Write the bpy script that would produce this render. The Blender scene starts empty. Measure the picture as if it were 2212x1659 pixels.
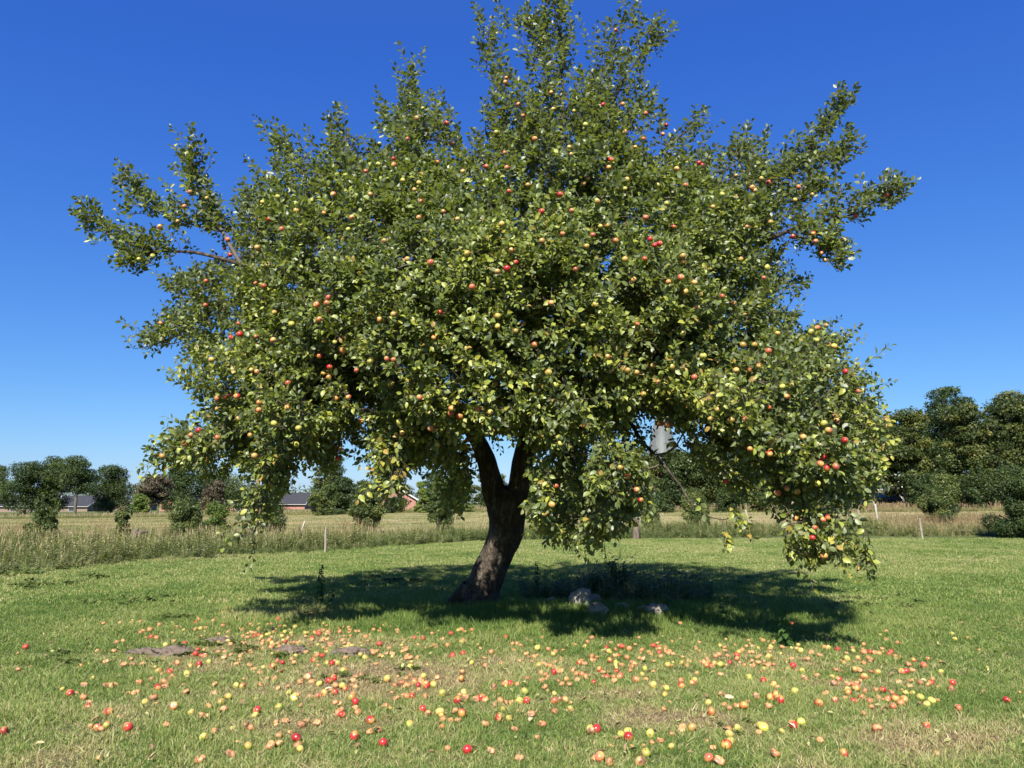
import bpy, bmesh, math, random
import numpy as np
from mathutils import Vector, Matrix, Euler, noise

R = math.radians
rng = np.random.default_rng(7)
random.seed(7)
scene = bpy.context.scene
COL = scene.collection

# ------------------------------------------------------------------ camera, sky, sun, exposure
EYE = 1.6
PITCH = R(8.75)
F, CX, CY = 1661.0, 1106.0, 829.5          # focal length and centre in measuring units of the photograph (2212 x 1659)
cam = bpy.data.cameras.new('camera')
cam.sensor_width = 36.0
cam.lens = 36.0 * F / 2212.0
cam.clip_start = 0.1
cam.clip_end = 3000
camo = bpy.data.objects.new('camera', cam)
COL.objects.link(camo)
camo.location = (0, 0, EYE)
camo.rotation_euler = (R(90) + PITCH, 0, 0)
scene.camera = camo

SUN_EL, SUN_AZ = 45.0, 11.0                 # sun behind and a little left of the camera
world = bpy.data.worlds.new('World')
scene.world = world
world.use_nodes = True
wn = world.node_tree
bg = wn.nodes['Background']
sky = wn.nodes.new('ShaderNodeTexSky')
sky.sky_type = 'NISHITA'
sky.sun_disc = False
sky.sun_elevation = R(SUN_EL)
sky.sun_rotation = R(180 + SUN_AZ)
sky.altitude = 0
sky.air_density = 1.0
sky.dust_density = 0.3
sky.ozone_density = 3.0
EXPO = 1.25
# the camera's rendering of a clear blue sky: per channel response over the physical sky
sp_ = wn.nodes.new('ShaderNodeSeparateColor')
cb_ = wn.nodes.new('ShaderNodeCombineColor')
wn.links.new(sky.outputs[0], sp_.inputs[0])
for ch, (pw, ml, fl) in enumerate(((1.30, 0.039, 0.95), (1.035, 0.087, 1.6), (0.56, 0.329, 0.5))):
    a_ = wn.nodes.new('ShaderNodeMath'); a_.operation = 'POWER'; a_.inputs[1].default_value = pw
    b_ = wn.nodes.new('ShaderNodeMath'); b_.operation = 'MULTIPLY'; b_.inputs[1].default_value = ml * 10.0 / 2 ** EXPO
    m_ = wn.nodes.new('ShaderNodeMath'); m_.operation = 'MAXIMUM'; m_.inputs[1].default_value = fl   # above the frame the sky goes on as at its top
    wn.links.new(sp_.outputs[ch], m_.inputs[0]); wn.links.new(m_.outputs[0], a_.inputs[0]); wn.links.new(a_.outputs[0], b_.inputs[0]); wn.links.new(b_.outputs[0], cb_.inputs[ch])
wn.links.new(cb_.outputs[0], bg.inputs['Color'])
bg.inputs['Strength'].default_value = 0.1

sun = bpy.data.lights.new('sun', 'SUN')
sun.energy = 5.0
sun.angle = R(0.53)
sun.color = (1.0, 0.95, 0.86)
suno = bpy.data.objects.new('sun', sun)
COL.objects.link(suno)
sdir = Vector((-math.sin(R(SUN_AZ)) * math.cos(R(SUN_EL)), -math.cos(R(SUN_AZ)) * math.cos(R(SUN_EL)), math.sin(R(SUN_EL))))
suno.rotation_euler = sdir.to_track_quat('Z', 'Y').to_euler()
suno.location = sdir * 50

scene.view_settings.view_transform = 'Standard'
scene.view_settings.look = 'None'
scene.view_settings.gamma = 1
scene.view_settings.exposure = EXPO
scene.view_settings.use_curve_mapping = False
scene.render.engine = 'CYCLES'
scene.cycles.max_bounces = 6
scene.cycles.diffuse_bounces = 3
scene.cycles.transmission_bounces = 3
scene.cycles.glossy_bounces = 2

# ------------------------------------------------------------------ measuring helpers (photograph -> place)
FWD = np.array([0, math.cos(PITCH), math.sin(PITCH)])
UPV = np.array([0, -math.sin(PITCH), math.cos(PITCH)])
RGT = np.array([1.0, 0, 0])


def ray(px, py):
    px = np.asarray(px, float); py = np.asarray(py, float)
    return FWD + ((px - CX) / F)[..., None] * RGT - ((py - CY) / F)[..., None] * UPV


def at(px, py, y):
    d = ray(px, py)
    t = np.asarray(y, float) / d[..., 1]
    return d * t[..., None] + np.array([0, 0, EYE])


def on_ground(px, py):
    d = ray(px, py)
    t = -EYE / np.minimum(d[..., 2], -1e-4)
    return d * t[..., None] + np.array([0, 0, EYE])


def proj(P):
    V = P - np.array([0, 0, EYE])
    c = V @ FWD
    return CX + F * (V @ RGT) / c, CY - F * (V @ UPV) / c


# ------------------------------------------------------------------ mesh helpers
def mesh_np(name, V, Fc, mats=(), attrs=None, smooth=False, fmat=None):
    """V (n,3), Fc (m,k) with one k for all faces, or a list of such arrays."""
    me = bpy.data.meshes.new(name)
    V = np.asarray(V, np.float32)
    if not isinstance(Fc, list):
        Fc = [Fc]
    Fc = [np.asarray(f, np.int32) for f in Fc if len(f)]
    me.vertices.add(len(V))
    me.vertices.foreach_set('co', V.ravel())
    nl = sum(f.size for f in Fc)
    nf = sum(len(f) for f in Fc)
    me.loops.add(nl)
    me.polygons.add(nf)
    me.loops.foreach_set('vertex_index', np.concatenate([f.ravel() for f in Fc]))
    starts = []; o = 0
    for f in Fc:
        k = f.shape[1]
        starts.append(o + np.arange(len(f)) * k)
        o += f.size
    me.polygons.foreach_set('loop_start', np.concatenate(starts).astype(np.int32))
    if smooth:
        me.polygons.foreach_set('use_smooth', np.ones(nf, bool))
    for m in mats:
        me.materials.append(m)
    if fmat is not None:
        me.polygons.foreach_set('material_index', np.asarray(fmat, np.int32))
    if attrs:
        for k, a in attrs.items():
            at_ = me.attributes.new(k, 'FLOAT', 'POINT')
            at_.data.foreach_set('value', np.asarray(a, np.float32))
    me.update(calc_edges=True)
    me.validate(verbose=False)
    return me


def link(name, me, parent=None, loc=None, rot=None, scale=None):
    o = bpy.data.objects.new(name, me)
    COL.objects.link(o)
    if parent is not None:
        o.parent = parent
    if loc is not None:
        o.location = [float(c) for c in loc]
    if rot is not None:
        o.rotation_euler = [float(c) for c in rot]
    if scale is not None:
        o.scale = (scale,) * 3 if isinstance(scale, (int, float)) else [float(c) for c in scale]
    return o


def tag(o, label, cat, group=None, kind=None):
    if label: o['label'] = label
    if cat: o['category'] = cat
    if group: o['group'] = group
    if kind: o['kind'] = kind
    return o


def setting(o):
    o['kind'] = 'structure'
    return o


def empty(name, loc, rz=0.0):
    o = bpy.data.objects.new(name, None)
    COL.objects.link(o)
    o.empty_display_size = 0.2
    o.location = [float(c) for c in loc]
    o.rotation_euler = (0, 0, rz)
    return o


class MB:
    """collects boxes and polygons into one mesh"""
    def __init__(s):
        s.v = []; s.f = []

    def box(s, x0, x1, y0, y1, z0, z1):
        b = len(s.v)
        s.v += [(x, y, z) for z in (z0, z1) for y in (y0, y1) for x in (x0, x1)]
        s.f += [tuple(b + i for i in q) for q in ((0, 2, 3, 1), (4, 5, 7, 6), (0, 1, 5, 4), (2, 6, 7, 3), (0, 4, 6, 2), (1, 3, 7, 5))]
        return s

    def poly(s, pts):
        b = len(s.v)
        s.v += list(pts); s.f.append(tuple(range(b, b + len(pts))))
        return s

    def slab(s, quad, th):
        a = [Vector(p) for p in quad]
        n = (a[1] - a[0]).cross(a[2] - a[0]).normalized() * th
        b = len(s.v)
        s.v += [tuple(p) for p in a] + [tuple(p - n) for p in a]
        k = len(a)
        s.f.append(tuple(b + i for i in range(k)))
        s.f.append(tuple(b + k + i for i in reversed(range(k))))
        for i in range(k):
            j = (i + 1) % k
            s.f.append((b + i, b + k + i, b + k + j, b + j))
        return s

    def build(s, name, mat, parent=None, loc=None, bevel=0.0):
        me = bpy.data.meshes.new(name)
        me.from_pydata(s.v, [], s.f)
        me.materials.append(mat)
        me.update()
        o = link(name, me, parent, loc)
        if bevel:
            m = o.modifiers.new('bevel', 'BEVEL'); m.width = bevel; m.segments = 1
        return o


def tube_arrays(segs, sides=5):
    """segs: arrays a(n,3) b(n,3) ra(n) rb(n) -> verts, quads"""
    a, b, ra, rb = segs
    n = len(a)
    d = b - a
    L = np.linalg.norm(d, axis=1, keepdims=True) + 1e-9
    d = d / L
    ref = np.where(np.abs(d[:, 2:3]) > 0.9, np.array([[1.0, 0, 0]]), np.array([[0, 0, 1.0]]))
    u = np.cross(ref, d); u /= np.linalg.norm(u, axis=1, keepdims=True)
    w = np.cross(d, u)
    ang = np.arange(sides) * 2 * math.pi / sides
    c = np.cos(ang)[None, :, None]; s_ = np.sin(ang)[None, :, None]
    off = c * u[:, None, :] + s_ * w[:, None, :]
    va = a[:, None, :] + off * ra[:, None, None]
    vb = b[:, None, :] + off * rb[:, None, None]
    V = np.concatenate([va, vb], axis=1).reshape(-1, 3)
    base = (np.arange(n) * 2 * sides)[:, None]
    i = np.arange(sides); j = (i + 1) % sides
    Q = np.stack([base + i, base + j, base + sides + j, base + sides + i], axis=2).reshape(-1, 4)
    return V, Q


def loft(points, radii, sides=20, wob=0.0, seed=0, ridge=0.0, cap=False):
    """a continuous tube along points, radii per point, with lumps"""
    P = np.array(points, float); r = np.array(radii, float)
    # resample smoothly
    n = len(P)
    t = np.arange(n)
    tt = np.linspace(0, n - 1, (n - 1) * 6 + 1)

    def cr(A):
        out = []
        for x in tt:
            i = min(int(x), n - 2); f = x - i
            p0 = A[max(i - 1, 0)]; p1 = A[i]; p2 = A[i + 1]; p3 = A[min(i + 2, n - 1)]
            out.append(0.5 * ((2 * p1) + (-p0 + p2) * f + (2 * p0 - 5 * p1 + 4 * p2 - p3) * f * f + (-p0 + 3 * p1 - 3 * p2 + p3) * f ** 3))
        return np.array(out)
    P = cr(P); r = cr(r[:, None])[:, 0]
    V = []
    for k in range(len(P)):
        d = P[min(k + 1, len(P) - 1)] - P[max(k - 1, 0)]
        d /= np.linalg.norm(d)
        u = np.cross([0.0, 1.0, 0.0], d)
        if np.linalg.norm(u) < 0.1: u = np.cross([1.0, 0, 0], d)
        u /= np.linalg.norm(u); w = np.cross(d, u)
        for s in range(sides):
            a = 2 * math.pi * s / sides
            o = math.cos(a) * u + math.sin(a) * w
            q = P[k] + o * r[k]
            nz = noise.noise(Vector(q * 2.2 + seed)) * 0.6 + noise.noise(Vector(q * 6.0 + seed)) * 0.4
            rg = math.sin(a * 5 + 2.0 * noise.noise(Vector((q[2] * 0.8, seed, 0)))) * ridge
            V.append(P[k] + o * r[k] * (1 + wob * nz + rg))
    V = np.array(V)
    m = len(P)
    i = np.arange(m - 1)[:, None] * sides; s = np.arange(sides)[None, :]
    Q = np.stack([i + s, i + (s + 1) % sides, i + sides + (s + 1) % sides, i + sides + s], axis=2).reshape(-1, 4)
    return V, Q, P, r


# ------------------------------------------------------------------ materials
def new_mat(name):
    m = bpy.data.materials.new(name)
    m.use_nodes = True
    nt = m.node_tree
    b = nt.nodes['Principled BSDF']
    return m, nt, b


def nd(nt, t, **kw):
    n = nt.nodes.new(t)
    for k, v in kw.items():
        setattr(n, k, v)
    return n


def ramp(nt, stops, interp='LINEAR'):
    r = nt.nodes.new('ShaderNodeValToRGB')
    cr = r.color_ramp
    cr.interpolation = interp
    while len(cr.elements) > 1:
        cr.elements.remove(cr.elements[-1])
    cr.elements[0].position = stops[0][0]; cr.elements[0].color = (*stops[0][1], 1)
    for p, c in stops[1:]:
        e = cr.elements.new(p); e.color = (*c, 1)
    return r


def plain(name, col, rough=0.8, noise_scale=6.0, var=0.25, spec=0.3, bump=0.0, stretch=(1, 1, 1), metallic=0.0):
    m, nt, b = new_mat(name)
    tc = nd(nt, 'ShaderNodeTexCoord'); mp = nd(nt, 'ShaderNodeMapping'); mp.inputs['Scale'].default_value = stretch
    nz = nd(nt, 'ShaderNodeTexNoise'); nz.inputs['Scale'].default_value = noise_scale; nz.inputs['Detail'].default_value = 6
    nt.links.new(tc.outputs['Object'], mp.inputs['Vector']); nt.links.new(mp.outputs[0], nz.inputs['Vector'])
    c = np.array(col)
    r = ramp(nt, [(0.3, tuple(c * (1 - var))), (0.7, tuple(np.minimum(c * (1 + var), 1)))])
    nt.links.new(nz.outputs['Fac'], r.inputs[0])
    nt.links.new(r.outputs[0], b.inputs['Base Color'])
    b.inputs['Roughness'].default_value = rough
    b.inputs['Specular IOR Level'].default_value = spec
    b.inputs['Metallic'].default_value = metallic
    if bump:
        bp = nd(nt, 'ShaderNodeBump'); bp.inputs['Strength'].default_value = bump; bp.inputs['Distance'].default_value = 0.02
        nt.links.new(nz.outputs['Fac'], bp.inputs['Height']); nt.links.new(bp.outputs[0], b.inputs['Normal'])
    return m


def leafy(name, stops, back=None, rough=0.5, spec=0.35, transl=0.3, tcol=(0.25, 0.38, 0.04), attr='tint', inst=False, big=None):
    """leaf material: tint attribute through a ramp, paler underside, light passing through"""
    m, nt, b = new_mat(name)
    a = nd(nt, 'ShaderNodeAttribute'); a.attribute_name = attr
    r = ramp(nt, stops)
    if inst:
        a2 = nd(nt, 'ShaderNodeAttribute'); a2.attribute_name = 'itint'; a2.attribute_type = 'INSTANCER'
        ad = nd(nt, 'ShaderNodeMath', operation='ADD')
        nt.links.new(a.outputs['Fac'], ad.inputs[0]); nt.links.new(a2.outputs['Fac'], ad.inputs[1])
        nt.links.new(ad.outputs[0], r.inputs[0])
    else:
        nt.links.new(a.outputs['Fac'], r.inputs[0])
    col = r.outputs[0]
    if back is not None:
        g = nd(nt, 'ShaderNodeNewGeometry')
        mx = nd(nt, 'ShaderNodeMix', data_type='RGBA')
        mx.inputs[7].default_value = (*back, 1)
        mf = nd(nt, 'ShaderNodeMath', operation='MULTIPLY'); mf.inputs[1].default_value = 0.75
        nt.links.new(g.outputs['Backfacing'], mf.inputs[0])
        nt.links.new(mf.outputs[0], mx.inputs[0]); nt.links.new(col, mx.inputs[6])
        col = mx.outputs[2]
    nt.links.new(col, b.inputs['Base Color'])
    b.inputs['Roughness'].default_value = rough
    b.inputs['Specular IOR Level'].default_value = spec
    if transl:
        t = nd(nt, 'ShaderNodeBsdfTranslucent')
        t.inputs['Color'].default_value = (*tcol, 1)
        ms = nd(nt, 'ShaderNodeMixShader'); ms.inputs[0].default_value = transl
        out = nt.nodes['Material Output']
        nt.links.new(b.outputs[0], ms.inputs[1]); nt.links.new(t.outputs[0], ms.inputs[2]); nt.links.new(ms.outputs[0], out.inputs[0])
    return m


M = {}
M['apple_leaf'] = leafy('apple_leaf', [(0.0, (0.024, 0.036, 0.013)), (0.36, (0.068, 0.092, 0.027)), (0.6, (0.145, 0.178, 0.034)), (0.78, (0.25, 0.275, 0.042)),
                                       (0.92, (0.28, 0.27, 0.04)), (1.0, (0.26, 0.17, 0.04))],
                        back=(0.125, 0.15, 0.075), rough=0.44, spec=0.42, transl=0.20, tcol=(0.34, 0.42, 0.04))
M['oak_leaf'] = leafy('tree_leaf', [(0, (0.012, 0.026, 0.005)), (0.5, (0.026, 0.046, 0.008)), (1, (0.06, 0.085, 0.014))], transl=0.15, tcol=(.12, .2, .03), rough=0.6)
M['wood_leaf'] = leafy('wood_edge_leaf', [(0, (0.014, 0.026, 0.004)), (0.5, (0.038, 0.052, 0.008)), (0.8, (0.08, 0.092, 0.014)), (1, (0.13, 0.12, 0.02))], transl=0.15, tcol=(.12, .2, .03), rough=0.6)
M['copper_leaf'] = leafy('copper_leaf', [(0, (0.03, 0.025, 0.015)), (0.5, (0.065, 0.05, 0.028)), (1, (0.11, 0.09, 0.045))], transl=0.1, tcol=(.2, .1, .04), rough=0.6)
M['pale_leaf'] = leafy('pale_green_leaf', [(0, (0.03, 0.06, 0.012)), (0.5, (0.08, 0.13, 0.022)), (1, (0.20, 0.22, 0.03))], transl=0.2, tcol=(.25, .35, .03), rough=0.6)
M['shrub_leaf'] = leafy('shrub_leaf', [(0, (0.02, 0.036, 0.008)), (0.5, (0.055, 0.078, 0.018)), (1, (0.14, 0.15, 0.035))], transl=0.2, tcol=(.18, .27, .04), rough=0.55)
M['nettle'] = leafy('nettle_leaf', [(0, (0.015, 0.04, 0.01)), (0.5, (0.035, 0.075, 0.015)), (1, (0.08, 0.13, 0.02))], transl=0.2, tcol=(.15, .28, .03), rough=0.55)
GR = [(0.0, (0.04, 0.085, 0.016)), (0.3, (0.115, 0.175, 0.036)), (0.5, (0.20, 0.245, 0.062)), (0.7, (0.33, 0.31, 0.13)), (0.86, (0.44, 0.35, 0.20)), (1.0, (0.22, 0.14, 0.07))]
M['grass'] = leafy('grass_blade', GR, transl=0.25, tcol=(0.25, 0.38, 0.05), inst=True, rough=0.55, spec=0.3)
M['weed'] = leafy('verge_weed', [(0.0, (0.03, 0.052, 0.012)), (0.3, (0.085, 0.115, 0.026)), (0.5, (0.15, 0.16, 0.05)), (0.68, (0.22, 0.19, 0.085)), (0.85, (0.34, 0.27, 0.15)), (1, (0.17, 0.09, 0.05))],
                  transl=0.2, tcol=(.22, .28, .06), inst=True, rough=0.6)


def bark_mat():
    m, nt, b = new_mat('apple_bark')
    tc = nd(nt, 'ShaderNodeTexCoord'); mp = nd(nt, 'ShaderNodeMapping'); mp.inputs['Scale'].default_value = (1, 1, 0.45)
    nt.links.new(tc.outputs['Object'], mp.inputs[0])
    v = nd(nt, 'ShaderNodeTexVoronoi'); v.inputs['Scale'].default_value = 34; v.feature = 'F1'
    nz = nd(nt, 'ShaderNodeTexNoise'); nz.inputs['Scale'].default_value = 9; nz.inputs['Detail'].default_value = 9; nz.inputs['Roughness'].default_value = 0.7
    nt.links.new(mp.outputs[0], v.inputs['Vector']); nt.links.new(mp.outputs[0], nz.inputs['Vector'])
    r = ramp(nt, [(0.25, (0.018, 0.014, 0.011)), (0.5, (0.055, 0.043, 0.032)), (0.62, (0.115, 0.095, 0.07)), (0.8, (0.11, 0.115, 0.065))])
    nt.links.new(nz.outputs['Fac'], r.inputs[0])
    nt.links.new(r.outputs[0], b.inputs['Base Color'])
    b.inputs['Roughness'].default_value = 0.9; b.inputs['Specular IOR Level'].default_value = 0.15
    mt = nd(nt, 'ShaderNodeMath', operation='MULTIPLY_ADD'); mt.inputs[1].default_value = -1.0
    nt.links.new(v.outputs['Distance'], mt.inputs[0]); nt.links.new(nz.outputs['Fac'], mt.inputs[2])
    bp = nd(nt, 'ShaderNodeBump'); bp.inputs['Strength'].default_value = 0.9; bp.inputs['Distance'].default_value = 0.03
    nt.links.new(mt.outputs[0], bp.inputs['Height']); nt.links.new(bp.outputs[0], b.inputs['Normal'])
    return m


M['bark'] = bark_mat()
M['twig'] = plain('twig_bark', (0.085, 0.068, 0.05), rough=0.85, noise_scale=5, var=0.45)
M['bgbark'] = plain('far_bark', (0.10, 0.085, 0.065), rough=0.9, noise_scale=3, var=0.4, stretch=(1, 1, .3))
M['palebark'] = plain('pale_bark', (0.26, 0.23, 0.18), rough=0.9, noise_scale=3, var=0.3, stretch=(1, 1, .3))


def apple_mat(name, ground, blush, lo, hi, bruise=None, bruise_at=0.6, rough=0.28):
    m, nt, b = new_mat(name)
    tc = nd(nt, 'ShaderNodeTexCoord'); oi = nd(nt, 'ShaderNodeObjectInfo')
    nz = nd(nt, 'ShaderNodeTexNoise'); nz.inputs['Scale'].default_value = 22; nz.inputs['Detail'].default_value = 3
    nt.links.new(tc.outputs['Object'], nz.inputs['Vector'])
    sx = nd(nt, 'ShaderNodeSeparateXYZ'); nt.links.new(tc.outputs['Object'], sx.inputs[0])
    # blush grows towards +X of the fruit; object random shifts how far it reaches
    m1 = nd(nt, 'ShaderNodeMath', operation='MULTIPLY'); m1.inputs[1].default_value = 14.0
    nt.links.new(sx.outputs['X'], m1.inputs[0])
    m2 = nd(nt, 'ShaderNodeMath', operation='ADD'); nt.links.new(m1.outputs[0], m2.inputs[0]); nt.links.new(nz.outputs['Fac'], m2.inputs[1])
    m3 = nd(nt, 'ShaderNodeMapRange'); m3.inputs['From Min'].default_value = lo; m3.inputs['From Max'].default_value = hi
    nt.links.new(m2.outputs[0], m3.inputs['Value'])
    mx = nd(nt, 'ShaderNodeMix', data_type='RGBA'); mx.inputs[6].default_value = (*ground, 1); mx.inputs[7].default_value = (*blush, 1)
    nt.links.new(m3.outputs[0], mx.inputs[0])
    col = mx.outputs[2]
    hsv = nd(nt, 'ShaderNodeHueSaturation')
    mr = nd(nt, 'ShaderNodeMapRange'); mr.inputs['To Min'].default_value = 0.75; mr.inputs['To Max'].default_value = 1.2
    nt.links.new(oi.outputs['Random'], mr.inputs['Value']); nt.links.new(mr.outputs[0], hsv.inputs['Value']); nt.links.new(col, hsv.inputs['Color'])
    col = hsv.outputs[0]
    if bruise:
        n2 = nd(nt, 'ShaderNodeTexNoise'); n2.inputs['Scale'].default_value = 16; n2.inputs['Detail'].default_value = 4
        nt.links.new(tc.outputs['Object'], n2.inputs['Vector'])
        r2 = ramp(nt, [(bruise_at - 0.03, (0, 0, 0)), (bruise_at + 0.05, (1, 1, 1))])
        nt.links.new(n2.outputs['Fac'], r2.inputs[0])
        m4 = nd(nt, 'ShaderNodeMix', data_type='RGBA'); m4.inputs[7].default_value = (*bruise, 1)
        nt.links.new(r2.outputs[0], m4.inputs[0]); nt.links.new(col, m4.inputs[6]); col = m4.outputs[2]
    nt.links.new(col, b.inputs['Base Color'])
    b.inputs['Roughness'].default_value = rough
    b.inputs['Specular IOR Level'].default_value = 0.5
    return m


M['red'] = apple_mat('red_apple_skin', (0.46, 0.24, 0.06), (0.36, 0.022, 0.022), 0.05, 0.62, (0.26, 0.09, 0.04), 0.64)
M['orange'] = apple_mat('orange_apple_skin', (0.46, 0.30, 0.085), (0.40, 0.075, 0.045), 0.15, 1.0, (0.27, 0.13, 0.06), 0.62)
M['yellow'] = apple_mat('yellow_apple_skin', (0.37, 0.36, 0.07), (0.44, 0.13, 0.05), 0.55, 1.2, (0.25, 0.15, 0.06), 0.64)
M['rot'] = apple_mat('rotting_apple_skin', (0.42, 0.23, 0.09), (0.40, 0.125, 0.05), 0.2, 1.1, (0.17, 0.08, 0.04), 0.52, rough=0.5)
M['pulp'] = plain('apple_pulp', (0.46, 0.26, 0.12), rough=0.5, noise_scale=60, var=0.5)
M['stem'] = plain('apple_stem', (0.08, 0.05, 0.03))

# ------------------------------------------------------------------ terrain
KX = [-1.2, -0.66, -0.4, -0.15, 0.0, 0.25, 0.45, 0.7, 1.2]
KV = [-0.009, -0.009, -0.004, 0.004, 0.009, 0.0135, 0.022, 0.032, 0.032]


def bump_list():
    # soft mounds: (x, y, radius, height)
    g = lambda px, py: on_ground(px, py)
    L = []
    for px, py, r, h in ((700, 1330, .5, .05), (1180, 1330, .9, .07), (1450, 1330, .8, .06)):
        p = g(px, py); L.append((p[0], p[1], r, h))
    return L


BUMPS = bump_list()


def height(x, y):
    x = np.asarray(x, float); y = np.asarray(y, float)
    yy = np.maximum(y, 1.0)
    k = np.interp(x / yy, KX, KV)
    d = np.clip(yy - 27, 0, 95)
    d = d - 12 * (1 - np.exp(-d / 12))          # eases in
    h = k * d * 1.12
    h = h + 0.012 * np.sin(x * 1.3 + 0.7 * np.sin(y * 0.9)) * np.cos(y * 1.1) * np.clip(yy / 6, 0, 1)
    for bx, by, r, hh in BUMPS:
        h = h + hh * np.exp(-((x - bx) ** 2 + (y - by) ** 2) / (r * r))
    return h


def grd(px, py, y=None):
    """point on the terrain seen at (px,py); y fixes the distance instead"""
    if y is None:
        p = on_ground(px, py)
        for _ in range(4):
            d = ray(px, py)
            z = float(height(p[0], p[1]))
            t = (z - EYE) / min(d[2], -1e-3)
            p = d * t + np.array([0, 0, EYE])
        return p
    p = at(px, py, y)
    p[2] = float(height(p[0], p[1]))
    return p


# front line of the tall verge (photo px -> distance)
VX = np.array([-400, 0, 150, 300, 450, 600, 700, 1100, 1500, 1900, 2212, 2700.])
VY = np.array([1240, 1232, 1226, 1214, 1203, 1196, 1190, 1168, 1163, 1160, 1163, 1165.])
vf = on_ground(VX, VY)
VT = vf[:, 0] / vf[:, 1]; VD = vf[:, 1]


def verge_front(x, y):
    return np.interp(x / np.maximum(y, 1), VT, VD)


def verge_back(x, y):
    t = x / np.maximum(y, 1)
    return verge_front(x, y) + np.interp(t, [-0.7, -0.3, -0.1, 0.3, 0.5, 0.7], [17, 9, 7, 7, 12, 14])


def smooth_noise2(x, y, s, seed=0):
    """cheap value noise in numpy, 0..1"""
    def h(i, j):
        n = np.sin(i * 127.1 + j * 311.7 + seed * 74.7) * 43758.5453
        return n - np.floor(n)
    X = x * s; Y = y * s
    i = np.floor(X); j = np.floor(Y); f = X - i; g = Y - j
    f = f * f * (3 - 2 * f); g = g * g * (3 - 2 * g)
    return (h(i, j) * (1 - f) + h(i + 1, j) * f) * (1 - g) + (h(i, j + 1) * (1 - f) + h(i + 1, j + 1) * f) * g


def fbm2(x, y, s, seed=0):
    return (smooth_noise2(x, y, s, seed) * .55 + smooth_noise2(x, y, s * 2.3, seed + 3) * .3 + smooth_noise2(x, y, s * 5.1, seed + 7) * .15)


DRY = []   # bare or dry places on the lawn: x, y, rx, ry, strength
for px, py, rx, ry, s in ((850, 1460, 1.1, .6, 1.15), (740, 1480, .8, .5, 1.0), (660, 1390, 1.3, .5, .85), (480, 1420, .9, .35, .7), (780, 1395, .9, .35, .7), (1000, 1430, 1.2, .35, .55), (1180, 1460, 1.0, .3, .5), (1750, 1440, 1.0, .3, .5), (1900, 1480, 1.1, .3, .45), (1430, 1555, .5, .3, 1.1), (560, 1395, .8, .6, .8), (640, 1330, .8, .5, .7),
                          (560, 1490, .7, .4, .6), (330, 1420, .7, .4, .5), (2000, 1600, .6, .35, .5), (1600, 1420, 1.2, .4, .45), (1300, 1440, .9, .3, .4),
                          (250, 1560, .4, .3, .4), (1350, 1500, .5, .3, .5), (700, 1560, .6, .25, .45), (450, 1440, .6, .3, .6), (150, 1640, .5, .2, .4), (1000, 1640, .6, .2, .4),
                          (340, 1207, 1.8, 1.1, .7), (2000, 1210, 3.5, 1.2, .3), (1700, 1190, 4, 1, .25)):
    p = on_ground(px, py); DRY.append((p[0], p[1], rx, ry, s))


def dryness(x, y):
    d = np.zeros_like(x)
    for a, b, rx, ry, s in DRY:
        d = np.maximum(d, s * np.exp(-(((x - a) / rx) ** 2 + ((y - b) / ry) ** 2)))
    d = d * (0.45 + 0.9 * fbm2(x, y, 2.2, 5))
    near = np.clip((9.0 - y) / 4.0, 0, 1)
    d = d + near * 0.6 * np.clip(fbm2(x, y, 1.7, 11) - 0.45, 0, 1) * 3.0
    return np.clip(d, 0, 1.1)


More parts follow.
